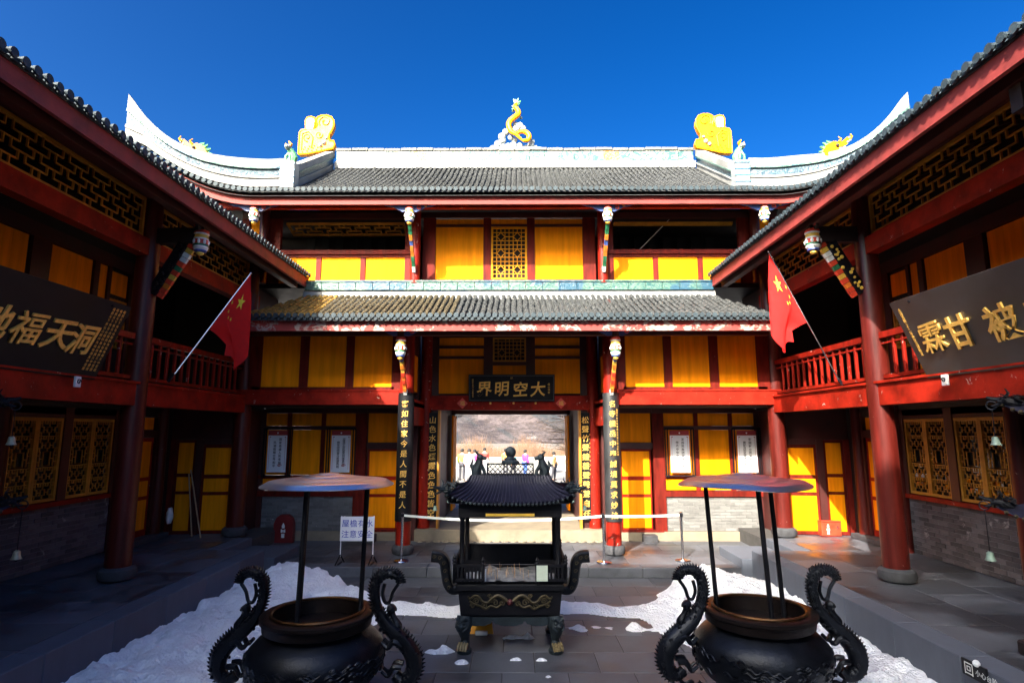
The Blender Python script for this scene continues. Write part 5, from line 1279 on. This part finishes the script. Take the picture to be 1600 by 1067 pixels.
for s in (-1, 1):
    c = Vector((bx+s*.46, by, 2.265)); b = MB()
    b.tube([c+Vector((s*.03,0,0)), c+Vector((s*.04,0,.08)), c+Vector((0,-.01,.16)), c+Vector((s*-.01,-.02,.22))], [.075,.08,.06,.045], 9)
    b.ball(c+Vector((s*-.02,-.02,.25)), .055, 9, 6); b.tube([c+Vector((s*-.04,-.02,.25)), c+Vector((s*-.11,-.03,.235))], [.035,.024], 7)
    for k in (-1, 1): b.tube([c+Vector((s*0,k*.03-.02,.28)), c+Vector((s*.04,k*.05-.02,.33)), c+Vector((s*.0,k*.06-.02,.345))], [.018,.014,.005], 6); b.tube([c+Vector((s*-.03,k*.05,.14)), c+Vector((s*-.08,k*.05,.06)), c+Vector((s*-.09,k*.05,0))], [.028,.022,.026], 6)
    b.tube([c+Vector((s*.07,0,.05)), c+Vector((s*.11,0,.14)), c+Vector((s*.08,0,.22))], [.03,.025,.01], 6)
    part('guardian_beast', b, M['ironteal'], B, True)
# dragon heads on the canopy corners, rings and bells
def dragon_corner(par, c, out, sc, m, ring=True):
    out = Vector(out).normalized(); t = Vector((-out.y, out.x, 0)); rr = random.Random(int(c.x*100)); b = MB()
    Q = lambda a, h, w: c + (out*a + UP*h + t*w)*sc
    b.tube([Q(-.12,0,0), Q(0,.04,0), Q(.10,.08,0), Q(.2,.06,0)], [.06*sc,.075*sc,.07*sc,.05*sc], 8)
    b.tube([Q(.16,.10,0), Q(.28,.12,0), Q(.36,.15,0)], [.045*sc,.035*sc,.025*sc], 7); b.tube([Q(.16,.03,0), Q(.26,-.01,0), Q(.31,-.01,0)], [.035*sc,.025*sc,.012*sc], 7)
    for k in (-1, 1):
        b.tube([Q(.10,.13,.04*k), Q(.04,.22,.09*k), Q(.08,.30,.11*k)], [.022*sc,.016*sc,.005*sc], 6)
        for q in range(7):
            a0 = rr.uniform(-.12,.12); b.tube([Q(a0,.02+.02*q,.05*k), Q(a0-.05,.03+.02*q,.13*k), Q(a0+.03,.08+.02*q,.16*k)], [.022*sc,.016*sc,.006*sc], 5)
        b.ball(Q(.16,.12,.05*k), .022*sc, 6, 5)
    d = part('dragon_head', b, m, par, True)
    if ring:
        b = MB(); cc = Q(.30,-.0,0); pts = [cc+(out*math.cos(a)+UP*math.sin(a))*.075*sc - UP*.0 for a in [i*2*math.pi/16 for i in range(17)]]
        b.tube(pts, .012*sc, 6); part('ring', b, M['bronze'], d, True)
    return Q(.30,-.07,0)
def bell(par, p, L, r, m):
    b = MB(); b.tube([p, p-UP*L], .005, 5); part('chain', b, M['iron'], par)
    b = MB(); b.lathe([(r*.25,0),(r*.6,-r*.25),(r*.72,-r*1.2),(r*1.0,-r*1.75),(r*.9,-r*1.75),(r*.62,-r*1.2)], p-UP*L, 12); part('bell', b, m, par, True)
    b = MB(); b.ball(p-UP*(L+r*2.0), r*.28, 6, 4); part('clapper', b, M['iron'], par, True)
BELL = mat('pale_bell', (.42,.36,.22), .5, metal=.3, var=.3, scale=20, bmp=.2)
BELLG = mat('verdigris_bell', (.22,.30,.24), .55, metal=.3, var=.3, scale=20, bmp=.2)
for sx in (-1, 1):
    for sy in (-1, 1):
        q = dragon_corner(B, roofpt(sx, .05, 'f' if sy < 0 else 'b') if sy < 0 else Vector((bx+sx*.83, by+.58, 2.02)), (sx, sy*.8, 0), .58, M['ironteal'], False)
        bell(B, q, .12, .035, BELLG)
part('offering_paper', MB().box(bx+.35, bx+.50, by-.525, by-.520, .93, 1.13), mat('pale_green_paper', (.55,.62,.50), .8, var=.1), B)
b = MB()
for i in range(7): x = bx-.66+i*.055; b.tube([(x, by-.44, .90), (x+rnd.uniform(-.01,.01), by-.44, 1.02+rnd.uniform(0,.05))], .010, 6)
part('candle_stub', b, M['paper'], B, True, kind='stuff')
b = MB(); rr = random.Random(9)
for i in range(26): x = bx+rr.uniform(-.33,.33); y = by+rr.uniform(-.35,.1); b.tube([(x, y, .90), (x+rr.uniform(-.02,.02), y, 1.0+rr.uniform(0,.06))], .0035, 4)
part('incense_sticks', b, M['wood'], B, kind='stuff')

# ------------------------------------------------------------------ round cauldrons with dragon handles
def cauldron(cx, cy, label, posts, hpts):
    root = thing('bronze_cauldron', label, 'cauldron', (cx, cy, 0), 'round bronze cauldrons with dragon handles'); c = Vector((cx, cy, 0))
    b = MB(); b.lathe([(.28,.30),(.42,.36),(.56,.47),(.645,.60),(.665,.70),(.64,.80),(.56,.885),(.475,.925),(.455,.94),(.455,.955),(.43,.955),(.42,.90),(.50,.80),(.55,.65),(.48,.45),(.28,.36)], c, 56); bd = part('pot_body', b, M['bronze'], root, True)
    b = MB(); b.lathe([(.455,.957),(.505,.965),(.525,.975),(.535,1.05),(.555,1.06),(.555,1.095),(.54,1.105),(.445,1.10),(.44,.96)], c, 56); part('flange', b, M['bronzebrown'], root, True)
    b = MB(); pts = [c+Vector((math.cos(a)*.445, math.sin(a)*.445, 1.115)) for a in [i*2*math.pi/48 for i in range(49)]]; b.tube(pts, .014, 6); part('lip', b, mat('worn_brass', (.12,.06,.025), .35, metal=.8, var=.4) if 'worn_brass' not in bpy.data.materials else bpy.data.materials['worn_brass'], root, True)
    b = MB().lathe([(.02,.70),(.50,.70)], c, 32, False); part('ash_bed', b, M['void'], root)
    b = MB(); rr = random.Random(int(cx*10))                # relief scenes round the belly
    for k in range(120):
        a = rr.uniform(0, 6.28); z = rr.uniform(.56, .76); r0 = .655 if abs(z-.68) < .07 else .64
        p = c+Vector((math.cos(a)*r0, math.sin(a)*r0, z)); t = Vector((-math.sin(a), math.cos(a), 0)); n_ = Vector((math.cos(a), math.sin(a), 0))
        b.tube(spline([p, p+t*.05+UP*.02+n_*.006, p+t*.10-UP*.015+n_*.004, p+t*.15+UP*.01], 3), [.010,.015,.016,.014,.012,.011,.010,.008,.006,.005], 5)
    part('belly_relief', b, M['bronze'], bd, True)
    for k in range(3):
        a = R(90+120*k); p = c+Vector((math.cos(a)*.42, math.sin(a)*.42, 0)); o_ = Vector((math.cos(a), math.sin(a), 0))
        b = MB(); b.tube([p+UP*.48, p+o_*.07+UP*.36, p+o_*.04+UP*.2, p+o_*.02+UP*.08, p+o_*.06+UP*.03, p+o_*.07], [.11,.10,.065,.06,.085,.09], 12); part('leg', b, M['bronze'], root, True)
    for s in (-1, 1):                                       # dragon handles
        P = spline([c+Vector((s*x, 0, z)) for x, z in ((.815,1.375),(.80,1.43),(.735,1.465),(.64,1.46),(.575,1.385),(.565,1.26),(.60,1.12),(.68,.99),(.81,.87),(.92,.76),(.975,.64),(.955,.52),(.86,.46),(.79,.52))], 5)
        N = len(P); rad = [(.058+.042*max(0, math.sin(math.pi*(i-30)/34))) if 30 < i < 64 else (.040+.018*min(1, i/14) if i <= 30 else .058-.006*(i-64)) for i in range(N)]
        b = MB(); b.tube(P, rad, 10, .8); h = part('dragon_handle', b, M['bronze'], root, True)
        b = MB()                                            # dorsal spikes on the outer edge
        for i in range(1, N-6):
            t = (P[i+1]-P[i-1]).normalized(); n_ = Vector((-t.z, 0, t.x))*(1 if s > 0 else -1)
            n_ = -n_ if i < 31 else n_; q = P[i]+n_*(rad[i]*.92)
            b.tube([q-n_*.01, q+n_*.026-t*.014], [.018,.002], 4)
        part('dorsal_spikes', b, M['bronze'], h, kind='stuff')
        b = MB()
        C_ = lambda x, z, y=0: c+Vector((s*x, y, z))
        def dp(n_, m='bronze'): nonlocal b; part(n_, b, M[m], h, True); b = MB()
        b.tube(spline([C_(.80,1.37), C_(.745,1.29), C_(.715,1.20), C_(.67,1.19), C_(.64,1.27), C_(.66,1.37)], 4), [.018]*21, 6)
        b.tube(spline([C_(.715,1.20), C_(.72,1.10), C_(.77,1.06), C_(.80,1.02)], 4), [.012]*13, 6); dp('whisker_scroll')
        b.tube(spline([C_(.76,1.16), C_(.735,1.12), C_(.75,1.07), C_(.80,.98), C_(.79,.93)], 3), [.03,.05,.055,.055,.045,.035,.03,.028,.035,.045,.045,.04,.03], 8); b.tube([C_(.72,1.10), C_(.68,1.03), C_(.70,.98)], [.022,.018,.012], 6); dp('small_beast')
        for y in (-.05, .05):
            b.tube(spline([C_(.86,.80,y), C_(.78,.84,y*1.4), C_(.72,.78,y*1.2), C_(.655,.83,y)], 4), [.032]*5+[.026]*5+[.018]*3, 7); dp('fore_leg')
            b.tube(spline([C_(.86,.60,y), C_(.78,.60,y*1.2), C_(.73,.52,y), C_(.66,.56,y)], 4), [.03]*5+[.024]*5+[.016]*3, 7); dp('hind_leg')
        b.tube(spline([C_(.86,.46), C_(.80,.38), C_(.72,.40), C_(.68,.34), C_(.62,.40)], 4), [.02]*17, 6); dp('cloud_scroll')
        b.ball(C_(.82,.48), .06, 9, 6, (1.1,.9,.8)); b.tube([C_(.86,.44), C_(.93,.40), C_(.98,.44)], [.02,.016,.006], 6); dp('dragon_head')
        b = MB(); rr = random.Random(4)                     # body scales and ridges give a rough outline
        for i in range(4, N-6):
            for y in (-.85, -.6, .6, .85):
                for q in range(2): b.ball(P[i]+Vector((rr.uniform(-.6,.6)*rad[i], y*.8*rad[i], rr.uniform(-.6,.6)*rad[i])), rr.uniform(.012,.022), 5, 4)
        part('scales', b, M['bronze'], h, True, kind='stuff')
    return root
c1 = (-1.82, 6.19); c2 = (2.66, 6.34)
cauldron(*c1, 'dark bronze cauldron with spiny dragon handles, in front of the left heap of snow', None, None)
cauldron(*c2, 'dark bronze cauldron with spiny dragon handles, in front of the right heap of snow', None, None)
def disc(cx, cy, angs, label, z, rot, ox=0):
    root = thing('steel_rain_cover', label, 'rain cover', (cx, cy, .70), 'steel rain covers over the cauldrons')
    b = MB(); pr_ = [(.002,.078),(.10,.075),(.12,.062),(.135,.066),(.25,.050),(.27,.038),(.285,.043),(.42,.024),(.44,.015),(.455,.020),(.585,.006),(.60,.002),(.667,-.038),(.667,-.044),(.60,-.006),(.25,.034),(.002,.06)]
    b.lathe(pr_, (0,0,0), 72)
    b.v = [tuple(Vector((v[0]*(1+.0), v[1], v[2]+(.003+.004*rot)*math.sin(3*math.atan2(v[1], v[0])+rot)*(math.hypot(v[0], v[1])/.66)**2 + .001*rot*math.sin(7*math.atan2(v[1], v[0])+rot)))+Vector((cx+ox, cy, z))) for v in b.v]
    part('disc', b, M['discsteel'], root, True)
    for a in angs:
        p = Vector((cx+.40*math.cos(R(a)), cy+.40*math.sin(R(a)), 0))
        b = MB(); b.tube([p+UP*.70, p+UP*(z+.02)+Vector((ox,0,0))], .024, 10); part('support_post', b, M['iron'], root, True)
disc(*c1, (258, 18, 138), 'round polished steel cover on three posts above the left cauldron', 2.385, 0, .04)
disc(*c2, (268, 148, 28), 'round polished steel cover on three posts above the right cauldron', 2.375, 2.2, -.08)

# ------------------------------------------------------------------ tiered bronze censers at the picture's edges
for s in (-1, 1):
    cx, cy = s*6.08, 6.12
    T = thing('tiered_censer', f'tiered bronze censer with dragon corners and hanging bells at the {"left" if s<0 else "right"} edge', 'incense burner', (cx, cy, .55), 'tiered bronze censers')
    part('plinth', MB().chbox(cx-.56, cx+.56, cy-.56, cy+.56, .552, .70, .02), M['darkwood'], T)
    for sx in (-1, 1):
        for sy in (-1, 1): part('leg', MB().tube([(cx+sx*.30, cy+sy*.30, .70), (cx+sx*.26, cy+sy*.26, .85), (cx+sx*.32, cy+sy*.32, 1.0)], [.07,.05,.08], 10), M['iron'], T, True)
    b = MB(); b.lathe([(.30,.95),(.42,1.02),(.45,1.2),(.40,1.38),(.46,1.42),(.46,1.46),(.36,1.47)], (cx, cy, 0), 28); part('bowl', b, M['bronze'], T, True)
    def eaves(z, r, h):
        b = MB()
        for k in range(4):
            a0 = k*math.pi/2; 
            def fn(u, v, a0=a0):
                q = 2*u-1; rr_ = (r*(1-v)**1.5+.12)*(1+.10*abs(q)**5*(1-v)); zz = z+h*v+.10*abs(q)**4*(1-v)**2
                x, y = rr_, q*rr_; return Vector((cx+x*math.cos(a0)-y*math.sin(a0), cy+x*math.sin(a0)+y*math.cos(a0), zz))
            b.grid(fn, 12, 6)
        b.box(cx-r*.9, cx+r*.9, cy-r*.9, cy+r*.9, z-.04, z); e = part('tier_roof', b, M['ironblue'], T, True)
        b = MB()
        for k in range(4):
            for i in range(13):
                q = -1+i/6; a0 = k*math.pi/2; x = (r+.12)*(1+.1*abs(q)**5); y = q*x; b.ball(Vector((cx+x*math.cos(a0)-y*math.sin(a0), cy+x*math.sin(a0)+y*math.cos(a0), z+.10*abs(q)**4)), .024, 6, 4)
        part('eave_beads', b, bpy.data.materials['tarnished_gilt'], e, True, kind='stuff')
        for sx in (-1, 1):
            for sy in (-1, 1):
                q = dragon_corner(T, Vector((cx+sx*(r+.10), cy+sy*(r+.10), z+.10)), (sx, sy, 0), .62, M['iron'])
                bell(T, q, .45 if z < 2.5 else .30, .055, BELL if s < 0 else BELLG)
    for sx in (-1, 1):
        for sy in (-1, 1): part('tier_post', MB().tube([(cx+sx*.33, cy+sy*.33, 1.42), (cx+sx*.33, cy+sy*.33, 1.98)], .035, 8), M['iron'], T, True)
    eaves(1.97, .42, .34)
    b = MB(); b.lathe([(.26,2.3),(.30,2.36),(.24,2.5),(.24,2.9),(.30,3.0)], (cx, cy, 0), 20); part('drum', b, M['bronze'], T, True)
    eaves(3.08, .30, .26)
    b = MB(); b.lathe([(.10,3.30),(.06,3.38),(.09,3.44),(.005,3.54)], (cx, cy, 0), 14); part('finial', b, M['bronze'], T, True)

# ------------------------------------------------------------------ barrier posts with belts
def stanchion(p, label):
    root = thing('barrier_post', label, 'barrier post', p, 'belt barrier posts')
    b = MB(); b.lathe([(.16,0),(.165,.012),(.15,.03),(.05,.045),(.026,.06),(.025,.88),(.032,.885),(.032,.98),(.02,.99)], p, 20); part('post', b, M['steel'], root, True)
    part('belt_head', MB().chbox(p.x-.035, p.x+.035, p.y-.035, p.y+.035, p.z+.90, p.z+.97, .006), M['iron'], root)
    return root
def belt(root, a, c, sag):
    b = MB(); b.grid(lambda u, v: Vector(a).lerp(Vector(c), u)+UP*((v-.5)*.048 - sag*4*u*(1-u)), 24, 1); b.grid(lambda u, v: Vector(a).lerp(Vector(c), u)+UP*((v-.5)*.048 - sag*4*u*(1-u))+Vector((0,.003,0)), 24, 1)
    part('belt', b, M['belt'], root)
q1 = PZ(627, 877, .2); q2 = PZ(944, 879, .2); q3 = PZ(1067, 876, .2)
r1 = stanchion(q1, 'steel barrier post in front of the left couplet column'); r2 = stanchion(q2, 'steel barrier post in front of the right couplet column'); r3 = stanchion(q3, 'steel barrier post behind the right heap of snow, standing in sun')
h_ = UP*.935
belt(r1, q1+h_, q2+h_, .10); belt(r2, q2+h_, q3+h_, .02)

# ------------------------------------------------------------------ warning board on legs
sp_ = PZ(556, 881, .2); sx_, sy_ = sp_.x, sp_.y
wb = thing('warning_board', 'white board on thin legs with two lines of blue characters, left of the gateway', 'sign board', (sx_, sy_, .2))
part('panel', MB().box(sx_-.35, sx_+.35, sy_, sy_+.012, .655, 1.14), M['paper'], wb)
for i, ch in enumerate('屋檐有水'): glyph('character', ch, .158, M['blue'], wb, (sx_-.245+i*.165, sy_-.002, 1.005), (1,0,0), (0,0,1), .001, 0)
for i, ch in enumerate('注意安全'): glyph('character', ch, .158, M['blue'], wb, (sx_-.245+i*.165, sy_-.002, .795), (1,0,0), (0,0,1), .001, 0)
for s in (-1, 1):
    x = sx_+s*.335
    b = MB(); b.tube([(x, sy_+.02, 1.15), (x, sy_+.02, .34)], .011, 8); part('leg', b, M['paper'], wb, True)
    b = MB(); b.beam((x, sy_+.02, .38), (x-.05, sy_-.14, .205), .02, .02); b.beam((x, sy_+.02, .38), (x+.05, sy_+.16, .205), .02, .02); b.beam((x, sy_-.12, .215), (x, sy_+.15, .215), .02, .02); part('foot', b, M['iron'], wb)

# ------------------------------------------------------------------ fire equipment boxes
p = PZ(445, 846, .2); x, y = p.x, 14.86
fb = thing('extinguisher_cabinet', 'dark arched extinguisher cabinet against the brick wall in shade at left', 'fire cabinet', (x, y, .2))
part('cabinet', MB().prism([(-.24,0),(.24,0),(.24,.44),(.19,.58),(.09,.66),(-.09,.66),(-.19,.58),(-.24,.44)], lambda u, v, w: Vector((x+u, y-w, .2+v)), .15), mat('dark_red_metal', (.16,.012,.012), .45), fb)
def flame(par, F, k):
    b = MB(); b.prism([(-.05*k,0),(.05*k,0),(.05*k,.13*k),(-.05*k,.13*k)], F, .004); b.prism([(-.075*k,.17*k),(-.02*k,.16*k),(0,.22*k),(.02*k,.16*k),(.075*k,.17*k),(.07*k,.27*k),(0,.24*k),(-.07*k,.27*k)], F, .004); b.prism([(-.04*k,.30*k),(.04*k,.30*k),(.05*k,.37*k),(0,.47*k),(-.05*k,.37*k)], F, .004)
    part('pictogram', b, M['pwhite'], par)
flame(fb, lambda u, v, w: Vector((x+u, y-.152-w, .32+v)), .75)
p = PZ(1302, 838, .55); x2, y2 = p.x, p.y
fb = thing('extinguisher_box', 'low red extinguisher box on the eastern platform before the sunlit door', 'fire box', (x2, y2, .55))
part('box', MB().chbox(x2-.24, x2+.20, y2, y2+.22, .556, .86, .012), M['prred'], fb)
part('lid', MB().chbox(x2-.25, x2+.21, y2-.01, y2+.23, .862, .885, .008), M['prred'], fb)
flame(fb, lambda u, v, w: Vector((x2-.10+u, y2-.002-w, .60+v)), .48)
part('latch', MB().chbox(x2+.10, x2+.13, y2-.012, y2, .72, .78, .003), M['steel'], fb)

# ------------------------------------------------------------------ small things by the doors
def stick(pa, pb, label, name='broom_handle'):
    b = MB(); b.tube([pa, pb], .016, 8); solo(name, b, M['wood'], label, 'pole', True)
a = PY(314, 832, 13.35); stick(Vector((a.x, a.y, .556)), Vector((PY(297,734,13.66).x, 13.69, PY(297,734,13.66).z)), 'slanting bare wooden pole leaning on the left corner door')
a = PY(300, 833, 13.50); stick(Vector((a.x, a.y, .556)), Vector((PY(294,740,13.66).x, 13.69, PY(294,740,13.66).z)), 'upright bare wooden pole beside the slanting one at the left corner door')
c = PX(265, 806, -7.55)
b = MB(); b.grid(lambda u, v: (lambda a, z: Vector((c.x+math.cos(a)*.075*(1+.35*noise.noise(Vector((u*7, v*5, 1))))*math.sin(math.pi*(.12+.8*z)), c.y+math.sin(a)*.07*(1+.35*noise.noise(Vector((u*7, v*5, 3)))), c.z-.16+.34*z)))(u*2*math.pi, v), 20, 14)
solo('plastic_bag', b, M['pwhite'], 'crumpled white plastic bag hanging on the inner post of the left gallery', 'plastic bag', True)
p = PZ(752, 993, 0); xx, yy = p.x, p.y+.05
cs = thing('folded_caution_sign', 'folded yellow plastic floor sign lying under the big burner', 'floor sign', (xx, yy, 0))
part('panel', MB().prism([(-.17,0),(.17,0),(.145,.15),(-.145,.15)], lambda u, v, w: Vector((xx+u, yy+w+v*.5, v+.01)), .04), M['plastic'], cs)
part('white_block', MB().chbox(xx-.09, xx+.09, yy-.05, yy-.005, .002, .06, .01), M['paper'], cs)
pA = PX(1502, 1034, 4.80); pB = PX(1541, 1056, 4.80)
y0, y1 = min(pA.y, pB.y), max(pA.y, pB.y); zc = (pA.z+pB.z)/2-.02
ws = thing('small_step_sign', 'small dark plate with white marks fixed to the eastern platform kerb above the snow', 'sign plate', (4.80, (y0+y1)/2, zc-.08))
part('plate', MB().chbox(4.80, 4.825, y0, y1, zc-.08, zc+.08, .004), M['black'], ws)
L_ = y1-y0
glyph('character', '回', .13, M['pwhite'], ws, (4.797, y1-.10, zc), (0,-1,0), (0,0,1), .001)
for i, ch in enumerate('小心台阶'): glyph('small_character', ch, .065, M['pwhite'], ws, (4.797, y1-.22-i*.07, zc), (0,-1,0), (0,0,1), .001)
b = MB(); b.ball(Vector((4.80, y0+L_*.35, zc+.09)), .035, 8, 5); part('snow_cap', b, M['snow'], ws, True)

# ------------------------------------------------------------------ beyond the gateway: people, stall, tree, scrub
def skin_body(name, verts, edges, rads, m, par, sub=1):
    me = bpy.data.meshes.new(name); me.from_pydata(verts, edges, []); me.materials.append(m)
    o = put(name, me, par); o.location = (0,0,0)
    md = o.modifiers.new('Skin', 'SKIN'); md.use_smooth_shade = True
    for i, r in enumerate(rads): me.skin_vertices[0].data[i].radius = (r, r*.85)
    me.skin_vertices[0].data[0].use_root = True
    sb = o.modifiers.new('Subsurf', 'SUBSURF'); sb.levels = sub; sb.render_levels = sub
    dg = bpy.context.evaluated_depsgraph_get(); dg.update()
    m2 = bpy.data.meshes.new_from_object(o.evaluated_get(dg)); o.modifiers.clear(); o.data = m2
    m2.name = name
    return o
def person(px, Y, h, top, legs, label, turn=0, arm=.2):
    x = PY(px, 740, Y).x
    root = thing('person', label, 'person', (x, Y, .10), 'visitors beyond the gateway'); root.rotation_euler = (0, 0, turn)
    k = h/1.7
    J = [(0,0,.95),(0,0,1.2),(0,0,1.42),(0,-.01,1.50),(0,-.02,1.62),(.10,0,.90),(.12,-.02,.48),(.12,.02,.06),(.12,-.10,.03),(-.10,0,.90),(-.12,.06,.48),(-.13,.12,.06),(-.13,.0,.03),
         (.19,0,1.40),(.25,.02,1.14),(.26,-arm,.92),(.26,-arm-.05,.84),(-.19,0,1.40),(-.26,.03,1.14),(-.25,-.08,.92),(-.25,-.1,.84)]
    E = [(0,1),(1,2),(2,3),(3,4),(0,5),(5,6),(6,7),(7,8),(0,9),(9,10),(10,11),(11,12),(2,13),(13,14),(14,15),(15,16),(2,17),(17,18),(18,19),(19,20)]
    Rr = [.13,.12,.12,.06,.105,.09,.06,.045,.045,.09,.06,.045,.045,.07,.05,.035,.035,.07,.05,.035,.035]
    V = [(a*k, b_*k, c_*k) for a, b_, c_ in J]; sc_ = lambda f: [r*k*f for r in Rr]
    skin_body('body', V, E, sc_(1), M['skin'], root)
    idx = [0,1,2,13,14,15,17,18,19]; mp = {v: i for i, v in enumerate(idx)}
    skin_body('jacket', [V[i] for i in idx], [(mp[a], mp[b_]) for a, b_ in E if a in mp and b_ in mp], [Rr[i]*k*1.28+.012 for i in idx], top, root)
    idx = [0,5,6,7,9,10,11]; mp = {v: i for i, v in enumerate(idx)}
    skin_body('trousers', [V[i] for i in idx], [(mp[a], mp[b_]) for a, b_ in E if a in mp and b_ in mp], [Rr[i]*k*1.25+.01 for i in idx], legs, root)
    b = MB(); b.ball(Vector((0, .02*k, 1.66*k)), .118*k, 10, 7, (1,1.05,.9)); o = put('hair', b.mesh('hair', M['hair'], True), root); o.location = (0,0,0)
    b = MB(); 
    for s in (-1, 1): b.tube([(s*.12*k, .06*k*s, .04), (s*.12*k, -.12*k, .03)], [.05, .04], 6)
    o = put('shoe', b.mesh('shoe', M['iron'], True), root); o.location = (0,0,0)
cg = cloth('lime_jacket', (.42,.52,.05)); cw = cloth('white_jacket', (.75,.76,.78)); cp = cloth('pink_jacket', (.62,.06,.28)); crd = cloth('red_jacket', (.55,.05,.04)); ct = cloth('turquoise_jacket', (.05,.42,.48)); cm_ = cloth('magenta_jacket', (.65,.04,.30)); cor = cloth('orange_jacket', (.65,.28,.07)); ck = cloth('dark_trousers', (.03,.03,.04)); cwt = cloth('pale_trousers', (.6,.6,.62)); cb = cloth('blue_jacket', (.05,.12,.4))
person(722, 34, 1.72, cg, ck, 'person in lime green jacket and dark trousers, leftmost beyond the gateway', 2.9)
person(733, 33, 1.74, cw, cwt, 'person dressed all in white, standing next to the lime jacket', .4)
person(741.5, 36, 1.62, cp, ck, 'person in pink jacket behind the left canopy beast', 2.5)
person(757, 37, 1.68, crd, cwt, 'person in red jacket between the canopy beast and the crest lattice', .2)
person(790, 38, 1.6, cor, ck, 'person in orange brown jacket behind the left part of the crest lattice', 3.0)
person(802, 35, 1.5, ct, ck, 'person in turquoise jacket seen through the crest lattice', .8)
person(821, 36, 1.6, cm_, cb, 'person in magenta jacket seen through the crest lattice', 2.2)
person(866, 34, 1.55, cloth('tan_coat', (.6,.33,.12)), ck, 'person in long tan orange coat, rightmost beyond the gateway', 1.2)
for i, (px, Y, w_) in enumerate(((856, 40, 2.2), (880, 42, 2.6))):
    x = PY(px, 745, Y).x
    st = thing('market_stall', ['white covered stall left of the tan coat', 'white covered stall at the right edge of the gateway view'][i], 'stall', (x, Y, .1), 'stalls beyond the gateway')
    part('counter', MB().chbox(x-w_*.2, x+w_*.2, Y, Y+.6, .1, .5, .02), M['paper'], st)
    part('awning', MB().add([(x-w_*.24,Y-.3,.95),(x+w_*.24,Y-.3,.95),(x+w_*.24,Y+.9,1.1),(x-w_*.24,Y+.9,1.1),(x-w_*.24,Y-.3,.88),(x+w_*.24,Y-.3,.88)], [(0,1,2,3),(0,4,5,1)]), M['paper'], st)
    for sx in (-1, 1): part('post', MB().tube([(x+sx*w_*.22, Y-.2, .1), (x+sx*w_*.22, Y-.2, .94)], .03, 6), M['steel'], st)
lw = MB().chbox(-14, 14, 44, 44.4, .05, .95, .03); solo('parapet_wall', lw, M['white'], 'low pale parapet wall at the far edge of the plaza', 'wall')
# bare tree
def branch(b, p, d, L, r, depth, rr):
    pts = [p]; q = p.copy(); dd = d.copy()
    for i in range(5):
        dd = (dd + Vector((rr.uniform(-.22,.22), rr.uniform(-.22,.22), rr.uniform(-.12,.16)))).normalized(); q = q + dd*L/5; pts.append(q.copy())
    b.tube(pts, [r*(1-.6*i/5) for i in range(6)], 5 if depth > 1 else 3)
    if depth <= 0: return
    for k in range(4 if depth > 1 else 5):
        i = rr.randint(1, 5); a = rr.uniform(0, 6.28); nd = (dd*.6 + Vector((math.cos(a), math.sin(a), rr.uniform(-.3,.5)))*.8).normalized()
        branch(b, pts[i], nd, L*rr.uniform(.55,.75), r*(1-.6*i/5)*.6, depth-1, rr)
tr = thing('bare_tree', 'bare leafless tree with spreading branches right behind the gateway', 'tree', (4.2, 25, .1))
rr = random.Random(12); b = MB(); b.tube([(4.2,25,.1),(4.15,25,1.0),(4.0,25.05,2.0),(3.7,25,3.2)], [.20,.16,.14,.10], 10); part('trunk', b, M['bark'], tr, True)
b = MB()
for a, z0, e in ((3.0,2.2,.0),(3.3,2.6,-.1),(2.7,3.0,-.15),(3.5,3.1,.05),(3.1,1.7,.25),(2.4,2.4,.1),(3.15,3.2,-.3),(.3,2.8,.5),(1.2,3.0,.6),(5.2,3.0,.5)): branch(b, Vector((3.95-.1*z0, 25, z0)), Vector((math.cos(a), math.sin(a)*.5, e)).normalized(), 2.1, .035, 3, rr)
part('branches', b, mat('pale_twigs', (.22,.14,.085), .9), tr)
# brown scrub beyond the parapet
b = MB(); rr = random.Random(2)
for i in range(2600):
    x = rr.uniform(-9, 11); y = rr.uniform(46, 62); z = rr.uniform(-.3, .2); h_2 = rr.uniform(1.0, 2.3)*(1+.3*math.sin(x*1.3))
    d = Vector((rr.uniform(-.35,.35), rr.uniform(-.2,.2), 1))*h_2; p = Vector((x, y, z)); w_ = .03
    b.add([p+Vector((-w_,0,0)), p+Vector((w_,0,0)), p+d], [(0,1,2)])
    p2 = p+d*.5; d2 = Vector((rr.uniform(-.6,.6), 0, .5)); b.add([p2, p2+Vector((.03,0,0)), p2+d2], [(0,1,2)])
o = solo('scrub', b, mat('brown_scrub', (.15,.085,.05), .95, var=.4, scale=2), 'thicket of leafless brown scrub beyond the parapet', 'scrub'); o['kind'] = 'stuff'
